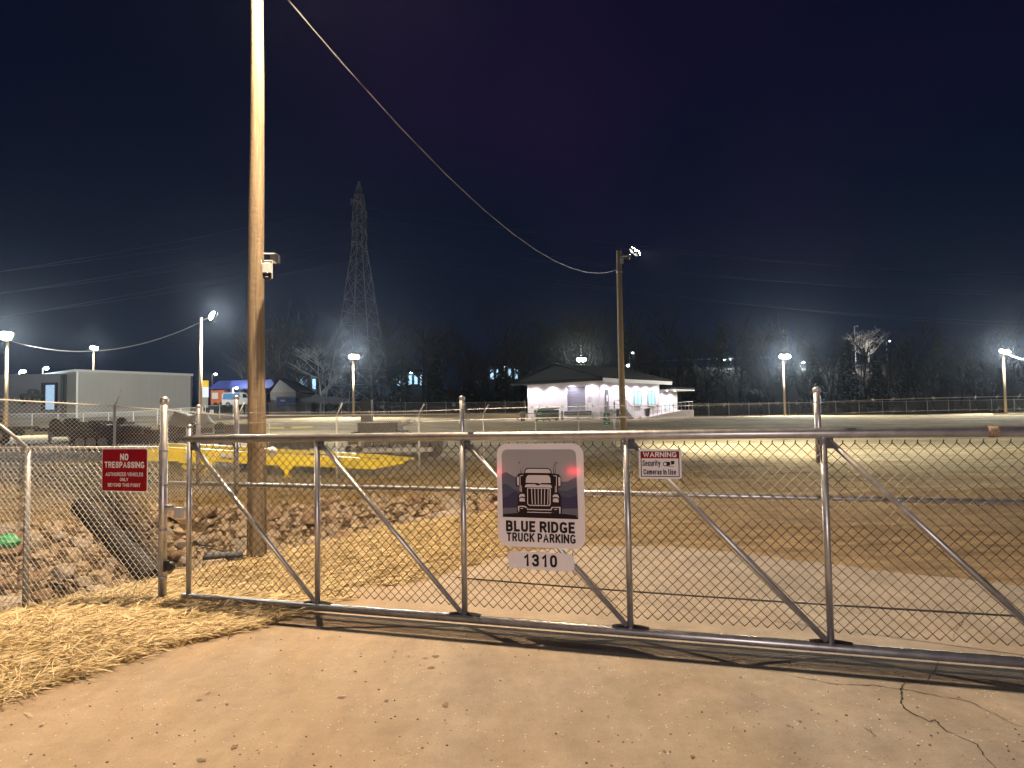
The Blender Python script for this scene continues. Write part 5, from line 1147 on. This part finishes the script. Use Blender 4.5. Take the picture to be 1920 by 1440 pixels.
# tail lamps of the car parked behind the photographer: their red shows in the glossy sign
for q_ in ((-3.35,-.80,.66), (-4.55,-.12,.67)):
    ld = bpy.data.lights.new('tail_lamp', 'AREA'); ld.energy = 2.6; ld.color = (1,.01,.05); ld.shape = 'RECTANGLE'; ld.size = .22; ld.size_y = .10
    o = bpy.data.objects.new('tail_lamp', ld); COL.objects.link(o); o.location = q_; o.rotation_euler = (Vector((.3,5.3,1.1))-Vector(q_)).to_track_quat('-Z', 'Y').to_euler()
W_ = bpy.data.worlds.new('World'); S.world = W_; W_.use_nodes = True; nt = W_.node_tree; bg = nt.nodes['Background']; N = nt.nodes.new; L = nt.links.new
tc = N('ShaderNodeTexCoord'); sx = N('ShaderNodeSeparateXYZ'); L(tc.outputs['Generated'], sx.inputs[0])
rp_ = N('ShaderNodeValToRGB'); e = rp_.color_ramp.elements; e[0].position = 0; e[0].color = (.0034,.0075,.020,1); e[1].position = .55; e[1].color = (.0016,.0030,.0135,1); L(sx.outputs[2], rp_.inputs[0])
nz = N('ShaderNodeTexNoise'); nz.inputs['Scale'].default_value = 1.6; nz.inputs['Detail'].default_value = 2; L(tc.outputs['Generated'], nz.inputs['Vector'])
mr = N('ShaderNodeMapRange'); mr.inputs[1].default_value = .55; mr.inputs[2].default_value = .82; L(nz.outputs['Fac'], mr.inputs[0])
mx = N('ShaderNodeMix'); mx.data_type = 'RGBA'; L(mr.outputs[0], mx.inputs[0]); L(rp_.outputs[0], mx.inputs[6]); mx.inputs[7].default_value = (.011,.0048,.026,1)
L(mx.outputs[2], bg.inputs['Color']); bg.inputs['Strength'].default_value = 1.0
HAZE = True  # added volume imitating lens glow round the lamps, not real mist
if HAZE:
    hz = MB().box(-300,300,-80,640,-6,80).build('added_haze', mat('haze_tmp')); tag(hz, 'thin added air volume giving the lens glow round the floodlights', 'added_haze', kind='stuff')
    m = bpy.data.materials.new('added_haze'); m.use_nodes = True; n_ = m.node_tree; n_.nodes.remove(n_.nodes['Principled BSDF'])
    pv = n_.nodes.new('ShaderNodeVolumePrincipled'); pv.inputs['Density'].default_value = .00012; pv.inputs['Anisotropy'].default_value = .88; pv.inputs['Color'].default_value = (.6,.75,1,1)
    n_.links.new(pv.outputs[0], n_.nodes['Material Output'].inputs['Volume']); hz.data.materials[0] = m
S.render.engine = 'CYCLES'; S.render.resolution_x = 1024; S.render.resolution_y = 768
S.cycles.max_bounces = 5; S.cycles.diffuse_bounces = 2; S.cycles.transparent_max_bounces = 24; S.cycles.volume_bounces = 0
S.cycles.use_denoising = True; S.cycles.sample_clamp_indirect = 4
S.view_settings.view_transform = 'Standard'; S.view_settings.look = 'None'; S.view_settings.exposure = 0; S.view_settings.gamma = 1
